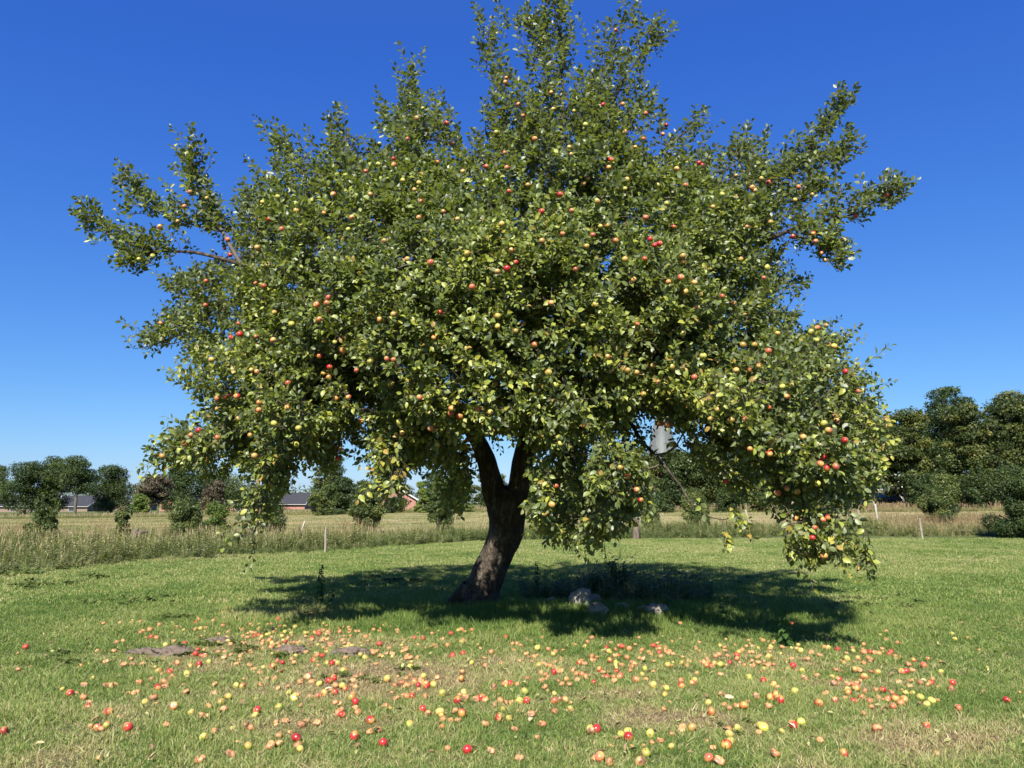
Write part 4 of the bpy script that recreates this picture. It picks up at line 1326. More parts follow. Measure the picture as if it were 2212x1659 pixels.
limb([(800, 690, 11.1, .08), (790, 560, 11.3, .06), (830, 430, 11.4, .04), (870, 310, 11.4, .024), (890, 230, 11.4, .012), (893, 170, 11.4, .004)], nearest(at(800, 690, 11.1)))
limb([(790, 560, 11.3, .05), (720, 450, 11.2, .035), (650, 370, 11.2, .02), (600, 325, 11.2, .008)], nearest(at(790, 560, 11.3)))
limb([(830, 430, 11.4, .03), (770, 350, 11.4, .02), (735, 270, 11.4, .006)], nearest(at(830, 430, 11.4)))
limb([(1165, 780, 11.5, .09), (1080, 640, 11.6, .07), (1060, 480, 11.7, .05), (1075, 330, 11.7, .032), (1085, 220, 11.7, .02), (1062, 120, 11.7, .01), (1052, 70, 11.7, .004)], nearest(at(1165, 780, 11.5)))
limb([(1185, 500, 11.3, .05), (1250, 400, 11.3, .038), (1300, 280, 11.3, .026), (1350, 170, 11.3, .016), (1395, 110, 11.3, .009), (1430, 92, 11.3, .004)], nearest(at(1185, 500, 11.3)))
limb([(1300, 280, 11.3, .02), (1290, 180, 11.3, .014), (1320, 110, 11.3, .008), (1365, 42, 11.3, .004)], nearest(at(1300, 280, 11.3)))
limb([(1170, 640, 11.4, .07), (1280, 520, 12.2, .055), (1380, 400, 12.6, .04), (1450, 310, 12.6, .025), (1520, 262, 12.6, .006)], nearest(at(1170, 640, 11.4)))
limb([(1165, 780, 11.5, .08), (1180, 700, 10.3, .065), (1150, 620, 9.3, .05), (1100, 560, 8.7, .035), (1040, 500, 8.5, .02)], nearest(at(1165, 780, 11.5)))
limb([(1150, 900, 11.7, .08), (1120, 870, 10.8, .055), (1040, 850, 10.0, .04), (950, 870, 9.4, .026), (880, 920, 9.0, .015), (850, 980, 8.8, .009), (845, 1045, 8.7, .004)], nearest(at(1150, 900, 11.7)))
limb([(1185, 930, 11.7, .07), (1200, 920, 10.6, .045), (1230, 950, 9.6, .026), (1240, 1010, 9.1, .016), (1260, 1080, 8.9, .009), (1250, 1150, 8.8, .004)], nearest(at(1185, 930, 11.7)))
limb([(1350, 800, 11.0, .07), (1360, 720, 9.8, .055), (1400, 640, 9.0, .04), (1440, 560, 8.8, .025)], nearest(at(1350, 800, 11.0)))
limb([(1165, 780, 11.5, .09), (1150, 740, 12.6, .07), (1080, 680, 13.4, .055), (980, 640, 13.8, .04), (860, 620, 13.8, .025)], nearest(at(1165, 780, 11.5)))
limb([(1260, 880, 11.4, .08), (1350, 830, 12.5, .06), (1480, 780, 13.2, .045), (1600, 760, 13.4, .03), (1690, 780, 13.2, .015)], nearest(at(1260, 880, 11.4)))
limb([(1030, 950, 11.8, .08), (960, 880, 12.8, .065), (860, 820, 13.4, .05), (740, 780, 13.5, .03), (640, 800, 13.3, .015)], nearest(at(1030, 950, 11.8)))
limb([(1210, 60, 11.3, .008), (1175, 80, 11.3, .006), (1150, 60, 11.3, .003)], nearest(at(1208, 80, 11.3)))
limb([(1110, 1140, 8.5, .002), (1112, 1141, 8.5, .001)][:0] or [(1213, 140, 11.3, .01), (1140, 110, 11.3, .007), (1120, 45, 11.3, .003)], nearest(at(1213, 140, 11.3)))

limb([(1700, 500, 10.3, .02), (1745, 520, 10.2, .012), (1780, 545, 10.15, .007), (1805, 568, 10.1, .003)], nearest(at(1700, 500, 10.3)))
limb([(1690, 375, 10.9, .016), (1740, 372, 10.9, .010), (1790, 350, 10.9, .006), (1822, 330, 10.9, .003)], nearest(at(1690, 375, 10.9)))
limb([(1690, 440, 10.8, .014), (1740, 430, 10.8, .009), (1770, 410, 10.8, .004)], nearest(at(1650, 420, 10.8)))
limb([(330, 540, 10.8, .010), (300, 560, 10.8, .006), (285, 582, 10.8, .003)], nearest(at(330, 540, 10.8)))
NLIMB = len(net.pos)
limb_rad = np.array(net.rad)
limb_pos = np.array(net.pos)

# targets: crown volume + sparse shoots along the slender arms
TG = [crown_targets(POLY, 15500, 3.3, seed=1)]
TG.append(crown_targets(FRT, 2300, 1.0, yc=8.9, rr=1.4, seed=9))
TG.append(crown_targets(SKL, 1100, 1.5, yc=9.9, rr=1.6, seed=5))
TG.append(crown_targets(SKR, 1150, 1.4, yc=9.2, rr=1.6, seed=6))
TG.append(crown_targets(SKC, 420, 1.0, yc=8.9, rr=1.2, seed=8))
TG.append(crown_targets(POLY2, 12, .45, yc=8.35, rr=.5, seed=2, noisecut=False))
TG.append(crown_targets(POLY3, 170, .8, yc=10.6, rr=.8, seed=3, noisecut=False))
thin = np.where((limb_rad < .02))[0]
rs = np.random.default_rng(44)
tp = limb_pos[thin]
tpx_, tpy_ = proj(tp)
for rep in range(5):
    k = rs.choice(len(tp), int(len(tp) * .75), replace=False)
    if rep > 2: k = k[(tpx_[k] < 500) | (tpx_[k] > 1680)]
    k = k[(tpy_[k] < 1090) | (rs.uniform(size=len(k)) < .45)]
    TG.append(tp[k] + rs.normal(0, .10, (len(k), 3)) + np.array([0, 0, .04]))
TG = np.concatenate(TG)
ok = TG[:, 2] > .6
TG = TG[ok]
# keep the sight of the trunk and the two gaps of sky under the crown open
tx, ty = proj(TG)
trunk_gap = (ty > 960) & (tx > 1030) & (tx < 1150) & (TG[:, 1] < 12.5)
sky_gap = (tx > 745) & (tx < 790) & (ty > 935) & (ty < 1050)
spire_gap = (tx > 1412) & (tx < 1448) & (ty > 945) & (ty < 972) & ~((tx > 1380) & (tx < 1400))
TG = TG[~(trunk_gap | sky_gap | spire_gap)]
# the nearly leafless branch that hangs before the spire
kb = np.zeros(len(TG), bool)
for bp in ((1385, 950, 9.4), (1410, 975, 9.1), (1430, 1000, 8.8), (1450, 1025, 8.65), (1470, 1050, 8.5), (1480, 1068, 8.5), (1490, 1085, 8.5)):
    kb |= ((TG - at(*bp)) ** 2).sum(1) < .42 ** 2
TG = TG[~(kb & (rs.uniform(size=len(TG)) < .93))]
# thin places in the crown that let flecks of sun through to the trunk and the stones
kb = np.zeros(len(TG), bool)
sv = np.array(sdir)
for sp, rr_ in (((1058, 1215, 12.1), .30), ((1050, 1262, 12.1), .16), ((1075, 1235, 12.1), .14), ((1262, 1300, 11.5), .26), ((1245, 1335, 11.4), .15), ((1418, 1338, 11.0), .2)):
    dv = TG - at(*sp); al = dv @ sv
    kb |= np.linalg.norm(dv - al[:, None] * sv, axis=1) < rr_
TG = TG[~(kb & (rs.uniform(size=len(TG)) < .97))]
d0 = np.array([np.min(((limb_pos - p) ** 2).sum(1)) for p in TG])
order = np.argsort(d0)
TG = TG[order]

CAP = 90000
NP_ = np.zeros((CAP, 3)); NP_[:NLIMB] = limb_pos
npar = list(net.par); cnt = NLIMB
tips = []
rt = np.random.default_rng(12)
for p in TG:
    d2 = ((NP_[:cnt] - p) ** 2).sum(1)
    j = int(d2.argmin()); d = math.sqrt(d2[j])
    nseg = max(1, int(math.ceil(d / .2)))
    a = NP_[j].copy()
    side = rt.normal(size=3); side -= side.dot(p - a) * (p - a) / max(d * d, 1e-6)
    side *= .14 * d
    prev = j
    for q in range(1, nseg + 1):
        f = q / nseg
        w = a + (p - a) * f + side * math.sin(f * math.pi) + np.array([0, 0, -.06 * d * math.sin(f * math.pi)])
        if cnt >= CAP: break
        NP_[cnt] = w; npar.append(prev); prev = cnt; cnt += 1
    tips.append(prev)
N_ = NP_[:cnt]; par = np.array(npar)
# leaf shoots at tips
des = np.ones(cnt)
for i in range(cnt - 1, NLIMB - 1, -1):
    des[par[i]] += des[i] * .8
rad = .0028 * des ** .47
rad = np.clip(rad, .0038, .05)
rad[:NLIMB] = limb_rad
seg = np.arange(NLIMB, cnt)
pa = par[seg]
ra_ = np.minimum(rad[pa], rad[seg] * 1.35)
Vt, Qt = tube_arrays((N_[pa], N_[seg], ra_, rad[seg]), 4)

# shoots
tips = np.array(tips)
CC = np.array([0.45, YC, 4.6])
tipP = N_[tips]
px_, py_ = proj(tipP)
outd = tipP - CC
outd /= np.linalg.norm(outd, axis=1, keepdims=True)
lowf = np.clip((3.2 - tipP[:, 2]) / 1.6, 0, 1)
n = len(tips)
sd = outd * .75 + np.stack([np.zeros(n), np.zeros(n), .75 - 1.35 * lowf], 1) + rt.normal(0, .42, (n, 3))
sd /= np.linalg.norm(sd, axis=1, keepdims=True)
slen = rt.uniform(.14, .34, n) * np.where(tipP[:, 2] > 6.5, 1.1, 1.0)
edge = (edge_dist(POLY, px_, py_) * MPP < .30) & (tipP[:, 2] > 3.0)
longs = edge & (rt.uniform(size=n) < .35)
slen = np.where(longs, slen * rt.uniform(1.2, 2.1, n), slen)
sd[longs] = sd[longs] * .7 + np.array([0, 0, .3]) + outd[longs] * .3
sd /= np.linalg.norm(sd, axis=1, keepdims=True)
shootA = tipP; shootB = tipP + sd * slen[:, None]
Vs, Qs = tube_arrays((shootA, shootB, np.full(n, .0032), np.full(n, .0018)), 3)

# leaves: positions, axis, normal
LP = []; LA = []; LN = []; LS = []; LT = []
clump = noise3(tipP[:, :], .8, 17.0)
for i in range(n):
    m = rt.integers(8, 13) + (int(slen[i] * 14) if longs[i] else 0)
    f = (np.arange(m) + rt.uniform(0, 1)) / m
    ang = np.arange(m) * 2.4 + rt.uniform(0, 6.28)
    u = np.cross(sd[i], [0.01, 0.02, 1.0]); u /= np.linalg.norm(u) + 1e-9; w = np.cross(sd[i], u)
    rdir = np.cos(ang)[:, None] * u + np.sin(ang)[:, None] * w
    ax = rdir * .8 + sd[i] * (.35 + f[:, None] * .6) + np.array([0, 0, -.12]) + rt.normal(0, .22, (m, 3))
    ax /= np.linalg.norm(ax, axis=1, keepdims=True)
    nn = np.array([0, 0, .8]) + outd[i] * .45 + rt.normal(0, .68, (m, 3))
    nn -= (nn * ax).sum(1, keepdims=True) * ax
    nn /= np.linalg.norm(nn, axis=1, keepdims=True)
    pos = shootA[i] + sd[i] * slen[i] * f[:, None] + rdir * .012
    LP.append(pos); LA.append(ax); LN.append(nn)
    LS.append(rt.uniform(.056, .100, m) * (1.12 if tipP[i, 2] > 5 else 1) * (1 - .25 * (f > .85)))
    t0 = .43 + .28 * clump[i] + .17 * np.clip((4.4 - tipP[i, 2]) / 2.5, -.9, 1) + rt.normal(0, .05)
    LT.append(np.clip(t0 + rt.normal(0, .17, m) + (rt.uniform(size=m) < .03 + .06 * (tipP[i, 2] < 3.6)) * rt.uniform(.2, .5), 0, 1))
LP = np.concatenate(LP); LA = np.concatenate(LA); LN = np.concatenate(LN); LS = np.concatenate(LS); LT = np.concatenate(LT)
print('tips', n, 'leaves', len(LP), 'nodes', cnt)

# ---- apples on the tree
HANG = """1094 168 r,1092 178 o,1303 226 r,1330 65 r,1120 226 o,965 266 r,850 343 r,851 356 o,945 350 r,1100 413 r,1182 377 o,1170 457 r,958 457 o,988 473 o,582 474 r,
608 495 o,556 535 o,410 415 o,398 446 o,445 607 o,497 551 r,485 537 r,492 518 o,347 698 r,518 722 r,499 729 r,515 699 o,457 777 o,710 643 o,706 655 o,709 670 r,951 674 r,850 679 o,691 769 r,
712 793 r,700 806 o,710 815 r,835 775 o,850 777 o,725 861 r,753 858 o,781 910 o,622 828 o,555 803 o,543 799 o,486 857 r,499 853 r,512 856 r,470 860 r,560 870 r,559 886 r,735 970 r,730 990 r,
975 882 o,974 893 o,1033 884 o,930 925 o,1059 890 y,1260 918 r,1313 770 o,1411 790 o,1397 791 o,1155 745 o,1425 526 r,1414 530 r,1455 490 r,1475 553 o,1477 565 o,1243 582 o,
1369 604 o,1661 394 r,1630 412 o,1625 405 o,1848 467 r,1757 504 r,1713 511 r,1762 521 o,1775 547 r,1782 562 o,1517 357 r,1510 352 r,1614 490 o,1540 447 o,1785 703 y,1766 708 o,1752 717 y,1790 745 y,1802 748 y,
1765 735 y,1827 803 r,1855 845 o,1807 908 o,1825 951 r,1735 944 o,1700 856 o,1620 970 r,1568 1040 r,1777 988 r,1772 1002 o,1805 1008 o,1680 1065 o,1722 1062 o,1766 1045 y,1700 1055 o,1788 1118 r,1778 1123 o,
1755 1162 r,1760 1140 o,1780 1201 o,1718 1120 r,1422 826 o,1425 915 r,1441 917 o,1384 1080 r,1375 1058 o,1201 1050 o,1210 958 y,1262 982 y,1230 1105 y,1192 1090 y,1176 1110 y,1375 805 o,1356 800 y,1075 683 y,1084 484 y,1311 487 y,
1297 489 y,1260 397 o,1270 385 o,1320 345 r,1315 362 o,1230 318 o,1233 333 o,1265 270 y,1195 236 o,1240 240 y,1390 300 o,1372 318 o,1345 225 o,1350 285 o,1440 270 r,1432 290 r,1395 245 o,880 300 o,895 410 o,905 395 y,
930 567 o,905 470 o,1215 505 o,1290 435 y,1354 388 y,1350 408 y,1645 385 y,1725 404 o,640 455 y,600 425 y,345 490 o,384 478 o,330 553 y,300 560 y,552 612 o,570 618 o,593 675 y,630 700 y,590 735 o,650 720 y,745 728 o,
820 690 o,1075 705 y,1130 700 o,1190 655 o,1505 665 o,1475 720 y,1560 640 o,1585 655 o,1650 600 o,1480 630 o,1500 610 o,1680 720 y,1605 745 y,1630 745 y,1640 790 o,1590 800 o,1480 800 o,1500 815 o,1620 800 r,
1070 830 y,1200 832 y,1390 852 y,1690 835 y,1660 880 o,1780 915 y,1790 930 o,1610 905 o,1550 885 y,1340 1010 y,1355 1030 o,1450 960 y,1010 950 o,945 960 y,868 935 o,862 912 y,846 828 y,800 780 y,770 800 o,690 690 o,
620 880 o,645 925 y,592 915 y,520 960 y,470 945 o,430 930 r,412 940 o,350 985 o,480 985 y,550 985 o,600 985 y,640 960 y,515 905 y,540 940 y,1130 250 o,1155 300 o,1090 330 o,1050 360 r,1140 400 o,1210 420 r,1235 455 o,1105 540 o,1020 620 o,880 560 o,830 520 o,760 470 o,700 460 r,720 420 o,800 420 o,870 390 y,790 370 o,820 310 y,925 290 y,900 255 o,975 310 r,1000 370 o,1330 520 o,1350 560 y,1395 470 o,1440 440 y,1480 400 o,1420 400 y,1590 380 o,1560 420 y,1665 480 y,1600 560 y"""
hang = []
for tok in HANG.replace('\n', '').split(','):
    a, b, c = tok.split(); hang.append((float(a), float(b), c))
lx, ly = proj(LP)
ra2 = np.random.default_rng(77)
# more fruit where the crown has leaves, up to 300
tries = 0
while len(hang) < 300 and tries < 4000:
    tries += 1
    k = ra2.integers(len(LP))
    q = (lx[k], ly[k])
    if ly[k] < 150 or LP[k, 1] > 11: continue
    if min((q[0] - h[0]) ** 2 + (q[1] - h[1]) ** 2 for h in hang) < 16 ** 2: continue
    hang.append((q[0], q[1], 'oyoyr'[ra2.integers(5)]))


def apple_mesh(name, mat, seed, squash=1.0, dent=0.0, Rr=.036, stem=True):
    r = np.random.default_rng(seed)
    nu, nv = 14, 9
    V = []
    ph = r.uniform(0, 6.28)
    for j in range(nv):
        v = math.pi * j / (nv - 1)
        rr = math.sin(v) ** .9 * Rr * (1.04 + .07 * math.cos(v))
        z = math.cos(v) * Rr * .9 * squash
        if j == 0: z -= Rr * .22; rr = .002
        elif j == 1: z += Rr * .03
        if j == nv - 1: z += Rr * .16; rr = .002
        for i in range(nu):
            a = 2 * math.pi * i / nu
            k = 1 + .035 * math.cos(5 * a + ph) * (math.cos(v) < 0) + .03 * math.cos(a * 2 + ph)
            p = np.array([math.cos(a) * rr * k, math.sin(a) * rr * k, z])
            if dent:
                q = np.array([math.cos(ph) * .8, math.sin(ph) * .8, .5]); q /= np.linalg.norm(q)
                h = p @ q - Rr * (1 - dent)
                if h > 0: p = p - q * h * 1.5
                p = p * (1 + dent * .5 * noise.noise(Vector(p * 70 + seed)) + dent * .3 * noise.noise(Vector(p * 160 + seed)))
            V.append(p)
    V = np.array(V)
    i = np.arange(nv - 1)[:, None] * nu; s = np.arange(nu)[None, :]
    Q = np.stack([i + s, i + nu + s, i + nu + (s + 1) % nu, i + (s + 1) % nu], 2).reshape(-1, 4)
    fm = np.zeros(len(Q))
    if stem:
        Vs_, Qs_ = tube_arrays((np.array([[0, 0, Rr * .6]]), np.array([[.006, .003, Rr * 1.35]]), np.array([.0016]), np.array([.0014])), 4)
        Q = np.concatenate([Q, Qs_ + len(V)]); V = np.concatenate([V, Vs_]); fm = np.concatenate([fm, np.ones(len(Qs_))])
    return mesh_np(name, V, Q, [mat, M['stem']], smooth=True, fmat=fm)


AM = {'r': [apple_mesh('red_apple', M['red'], s) for s in (1, 2)], 'o': [apple_mesh('orange_apple', M['orange'], s) for s in (3, 4)], 'y': [apple_mesh('yellow_apple', M['yellow'], s) for s in (5, 6)]}
base = grd(1026, 1311)
tree = empty('apple_tree', (float(TB[0]), float(TB[1]), 0))
tag(tree, 'large old apple tree full of red and yellow apples leaning in the lawn', 'tree')
OFF = -np.array([float(TB[0]), float(TB[1]), 0.0])
AP = []
for (ax_, ay_, c) in hang:
    dd = (lx - ax_) ** 2 + (ly - ay_) ** 2
    k = dd < 13 ** 2
    if k.sum() < 3: k = dd < 26 ** 2
    if k.sum() < 1:
        k = dd < dd.min() + 1
    dep = np.sort(LP[k, 1])[min(1, k.sum() - 1)] - .02
    p = at(ax_, ay_, dep)
    AP.append(p)
    o = link('apple', AM[c][ra2.integers(2)], tree, p + OFF, (ra2.normal(0, .5), ra2.normal(0, .5), ra2.uniform(0, 6.28)), float(ra2.uniform(.74, 1.06)))
AP = np.array(AP)
# no leaf grows through a fruit
keep = np.ones(len(LP), bool)
cen = LP + LA * LS[:, None] * .5
for p in AP:
    keep &= ((cen - p) ** 2).sum(1) > .045 ** 2
    v = cen - (p + np.array([-.01, -.07, .03])); keep &= (v ** 2).sum(1) > .032 ** 2
LP, LA, LN, LS, LT = LP[keep], LA[keep], LN[keep], LS[keep], LT[keep]

# short stalk twigs for fruit: nearest tip
tA = []; tB = []
for p in AP:
    j = int(((N_[NLIMB:] - (p + [0, 0, .1])) ** 2).sum(1).argmin()) + NLIMB
    tA.append(N_[j]); tB.append(p + np.array([0, 0, .035]))
Vf, Qf = tube_arrays((np.array(tA), np.array(tB), np.full(len(tA), .003), np.full(len(tA), .0016)), 3)

# one leaf, local: x along, y across, z normal
LV = np.array([(0, 0, 0), (.28, .28, .07), (.28, -.28, .07), (.3, 0, 0), (.66, .28, .05), (.66, -.28, .05), (.68, 0, -.03), (1.0, 0, -.14)], float)
LF = np.array([(0, 3, 1), (0, 2, 3), (1, 3, 6), (1, 6, 4), (3, 2, 5), (3, 5, 6), (4, 6, 7), (6, 5, 7)])


LV4 = np.array([(0, 0, 0), (.5, .33, .08), (.5, -.33, .08), (1.0, 0, -.10)], float)
LF4 = np.array([(0, 3, 1), (0, 2, 3)])


def leaf_mesh_from(P, A, Nn, S, T, LV=LV, LF=LF):
    B = np.cross(Nn, A)
    n = len(P)
    curl = np.random.default_rng(5).uniform(.4, 2.2, n)
    L = LV[None] * np.ones((n, 1, 1)); L[:, :, 2] *= curl[:, None]
    V = P[:, None] + S[:, None, None] * (L[:, :, :1] * A[:, None] + L[:, :, 1:2] * B[:, None] + L[:, :, 2:] * Nn[:, None])
    k = len(LV)
    Q = (np.arange(n)[:, None, None] * k + LF[None]).reshape(-1, 3)
    return V.reshape(-1, 3), Q, np.repeat(T, k)


near = np.argsort(LP[:, 1] - LS * 20)[:300]
mask = np.ones(len(LP), bool); mask[near] = False
fr = mask & (LP[:, 1] < 10.0); bk = mask & ~fr
V1, Q1, T1 = leaf_mesh_from(LP[fr] + OFF, LA[fr], LN[fr], LS[fr], LT[fr])
V2, Q2, T2 = leaf_mesh_from(LP[bk] + OFF, LA[bk], LN[bk], LS[bk], LT[bk], LV4, LF4)
V = np.concatenate([V1, V2]); Q = np.concatenate([Q1, Q2 + len(V1)]); T = np.concatenate([T1, T2])
print('leaf triangles', len(Q))
o = link('foliage', mesh_np('foliage', V, Q, [M['apple_leaf']], {'tint': T}, smooth=False), tree)
o['kind'] = 'stuff'
LM = []
for tv in (.3, .42, .55, .7, .85):
    LM.append(mesh_np('leaf', LV * 1.0, LF, [M['apple_leaf']], {'tint': np.full(8, tv)}))
for k in near:
    A = LA[k]; Nn = LN[k]; B = np.cross(Nn, A)
    mt = Matrix(((A[0], B[0], Nn[0]), (A[1], B[1], Nn[1]), (A[2], B[2], Nn[2])))
    o = link('leaf', LM[int(np.clip((LT[k] - .25) / .14, 0, 4))], tree, LP[k] + OFF, None, float(LS[k]))
    o.rotation_euler = mt.to_euler()
# wood
V = np.concatenate([Vt, Vs, Vf]) + OFF
o = link('twigs', mesh_np('twigs', V, [Qt, Qs + len(Vt), Qf + len(Vt) + len(Vs)], [M['twig']]), tree)
o['kind'] = 'stuff'
# trunk = first limb plus the root flare; each big limb a branch part
for i, (V, Q, r0) in enumerate(LIMBS):
    nm = 'trunk' if i == 0 else 'branch'
    link(nm, mesh_np(nm, V + OFF, Q, [M['bark'] if r0 > .03 else M['twig']], smooth=True), tree)
# roots at the foot
for k, a in enumerate((200, 260, 320, 20, 80, 140)):
    ca, sa = math.cos(R(a)), math.sin(R(a))
    c = np.array([TB[0], TB[1], 0.0])
    V, Q, P, r_ = loft([c + (ca * .12, sa * .12, .26), c + (ca * .33, sa * .33, .10), c + (ca * .47, sa * .47, -.01), c + (ca * .62, sa * .62, -.10)], [.15, .10, .06, .04], sides=10, wob=.2, seed=a)
    link('root', mesh_np('root', V + OFF, Q, [M['bark']], smooth=True), tree)

# ------------------------------------------------------------------ stones, molehills, nettles, shade weeds
def blob_mesh(name, rx, ry, rz, mat, seed, amp=.25, sub=3, freq=1.6, flat=None):
    bm = bmesh.new()
    bmesh.ops.create_icosphere(bm, subdivisions=sub, radius=1)
    for v in bm.verts:
        c = v.co.copy()
        k = 1 + amp * noise.noise(c * freq + Vector((seed, seed, 0))) + amp * .35 * noise.noise(c * freq * 3.1 + Vector((0, seed, 0)))
        c *= k
        v.co = Vector((c.x * rx, c.y * ry, c.z * rz))
    me = bpy.data.meshes.new(name); bm.to_mesh(me); bm.free()
    for p in me.polygons: p.use_smooth = True
    me.materials.append(mat)
    return me


def stones():
    st = plain('field_stone', (0.25, 0.22, 0.18), rough=.9, noise_scale=11, var=.5, bump=1.0)
    g = 'field stones heaped right of the apple trunk'
    for i, (px, py, d, rx, ry, rz, tilt, lb) in enumerate(((1256, 1325, 11.6, .17, .15, .21, .2, 'tallest pointed stone of the heap right of the apple trunk'),
                                           (1292, 1347, 11.0, .15, .14, .12, 0, 'rounded dark stone in front of the tallest stone'),
                                           (1285, 1312, 12.0, .15, .12, .13, .3, 'squat stone just right of and behind the tallest stone'),
                                           (1290, 1322, 11.6, .10, .08, .05, 0, 'flat pale stone between the tallest and the rounded one'),
                                           (1192, 1318, 11.9, .09, .08, .10, .3, 'small pale stone between the trunk and the tallest stone'),
                                           (1203, 1326, 11.6, .05, .05, .05, 0, 'tiny round stone in front of the small pale one'),
                                           (1325, 1300, 12.6, .11, .09, .08, 0, 'pale stone at the back of the heap, left one of two'),
                                           (1362, 1294, 12.9, .10, .08, .08, 0, 'pale stone at the back of the heap, right one of two'),
                                           (1418, 1345, 11.0, .16, .12, .11, .2, 'greyish stone at the right end of the heap'),
                                           (1345, 1330, 11.4, .13, .12, .08, 0, 'low stone sunk in leaves in the middle of the heap'),
                                           (1390, 1338, 11.2, .10, .09, .07, 0, 'low stone next to the greyish right end stone'))):
        p = at(px, py, d); z = float(height(p[0], p[1]))
        o = link('field_stone', blob_mesh('field_stone', rx, ry, rz, st, i * 3.7, .38), None, (p[0], p[1], z + rz * .45), (tilt, tilt * .6, i * 1.1))
        tag(o, lb, 'stone', g)
    # molehills
    soil = plain('grey_sandy_soil', (0.12, 0.092, 0.075), rough=1, noise_scale=25, var=.35, bump=1.0, spec=.1)
    g = 'molehills in front of the apple tree'
    for i, (px, py, rx, ry, rz, lb) in enumerate(((372, 1412, .24, .15, .095, 'higher right lobe of the double molehill, farthest left'),
                                                 (318, 1408, .22, .12, .055, 'low left end of the double molehill by the left windfalls'),
                                                 (472, 1388, .17, .12, .075, 'small grey molehill behind and right of the double one'),
                                                 (630, 1412, .17, .13, .085, 'pale molehill with an apple at its right side'),
                                                 (756, 1416, .20, .13, .075, 'rightmost of the flat molehills, near the dry bare patch'),
                                                 (716, 1402, .09, .07, .04, 'tiny molehill just left of the rightmost flat one'),
                                                 (862, 1235, .35, .2, .05, 'low molehill in the thin shade left of the trunk'))):
        p = on_ground(px, py); z = float(height(p[0], p[1]))
        me = blob_mesh('molehill', rx, ry, rz * .8, soil, i * 5.3 + 1, .6, 4, 3.4)
        o = link('molehill', me, None, (p[0], p[1], z + .0), (0, 0, 0))
        tag(o, lb, 'molehill', g)


stones()


def nettle(name, p, h, label, seed, lean=0.0, group=None, dense=1.0):
    r = np.random.default_rng(seed)
    t = empty(name, p, 0); t.rotation_euler = (0, lean, 0)
    tag(t, label, 'plant', group)
    V, Q = tube_arrays((np.array([[0, 0, -.03], [.01, 0, h * .5]]), np.array([[.01, 0, h * .5], [0.0, .01, h]]), np.array([.006, .005]), np.array([.005, .002])), 5)
    link('stem', mesh_np('stem', V, Q, [M['nettle']], {'tint': np.full(len(V), .5)}), t)
    P = []; A = []; Nn = []; S = []
    k = int(h / .032 * dense)
    for i in range(k):
        f = (i + 1) / k
        z = h * (.08 + .92 * f)
        for s in range(3 if f > .55 else 2):
            a = i * 1.57 + s * (3.14 if f <= .55 else 2.09) + r.normal(0, .3)
            A.append((math.cos(a), math.sin(a), r.uniform(-.75, -.1)))
            P.append((0, 0, z)); Nn.append((math.cos(a) * .4, math.sin(a) * .4, 1))
            S.append(.125 * (1.1 - .68 * f) * r.uniform(.8, 1.15))
    P = np.array(P); A = np.array(A); Nn = np.array(Nn); S = np.array(S)
    A /= np.linalg.norm(A, axis=1, keepdims=True); Nn -= (Nn * A).sum(1, keepdims=True) * A; Nn /= np.linalg.norm(Nn, axis=1, keepdims=True)
    V, Q, T = leaf_mesh_from(P, A, Nn, S, r.uniform(.2, .8, len(P)))
    link('leaves', mesh_np('leaves', V, Q, [M['nettle']], {'tint': T}), t)


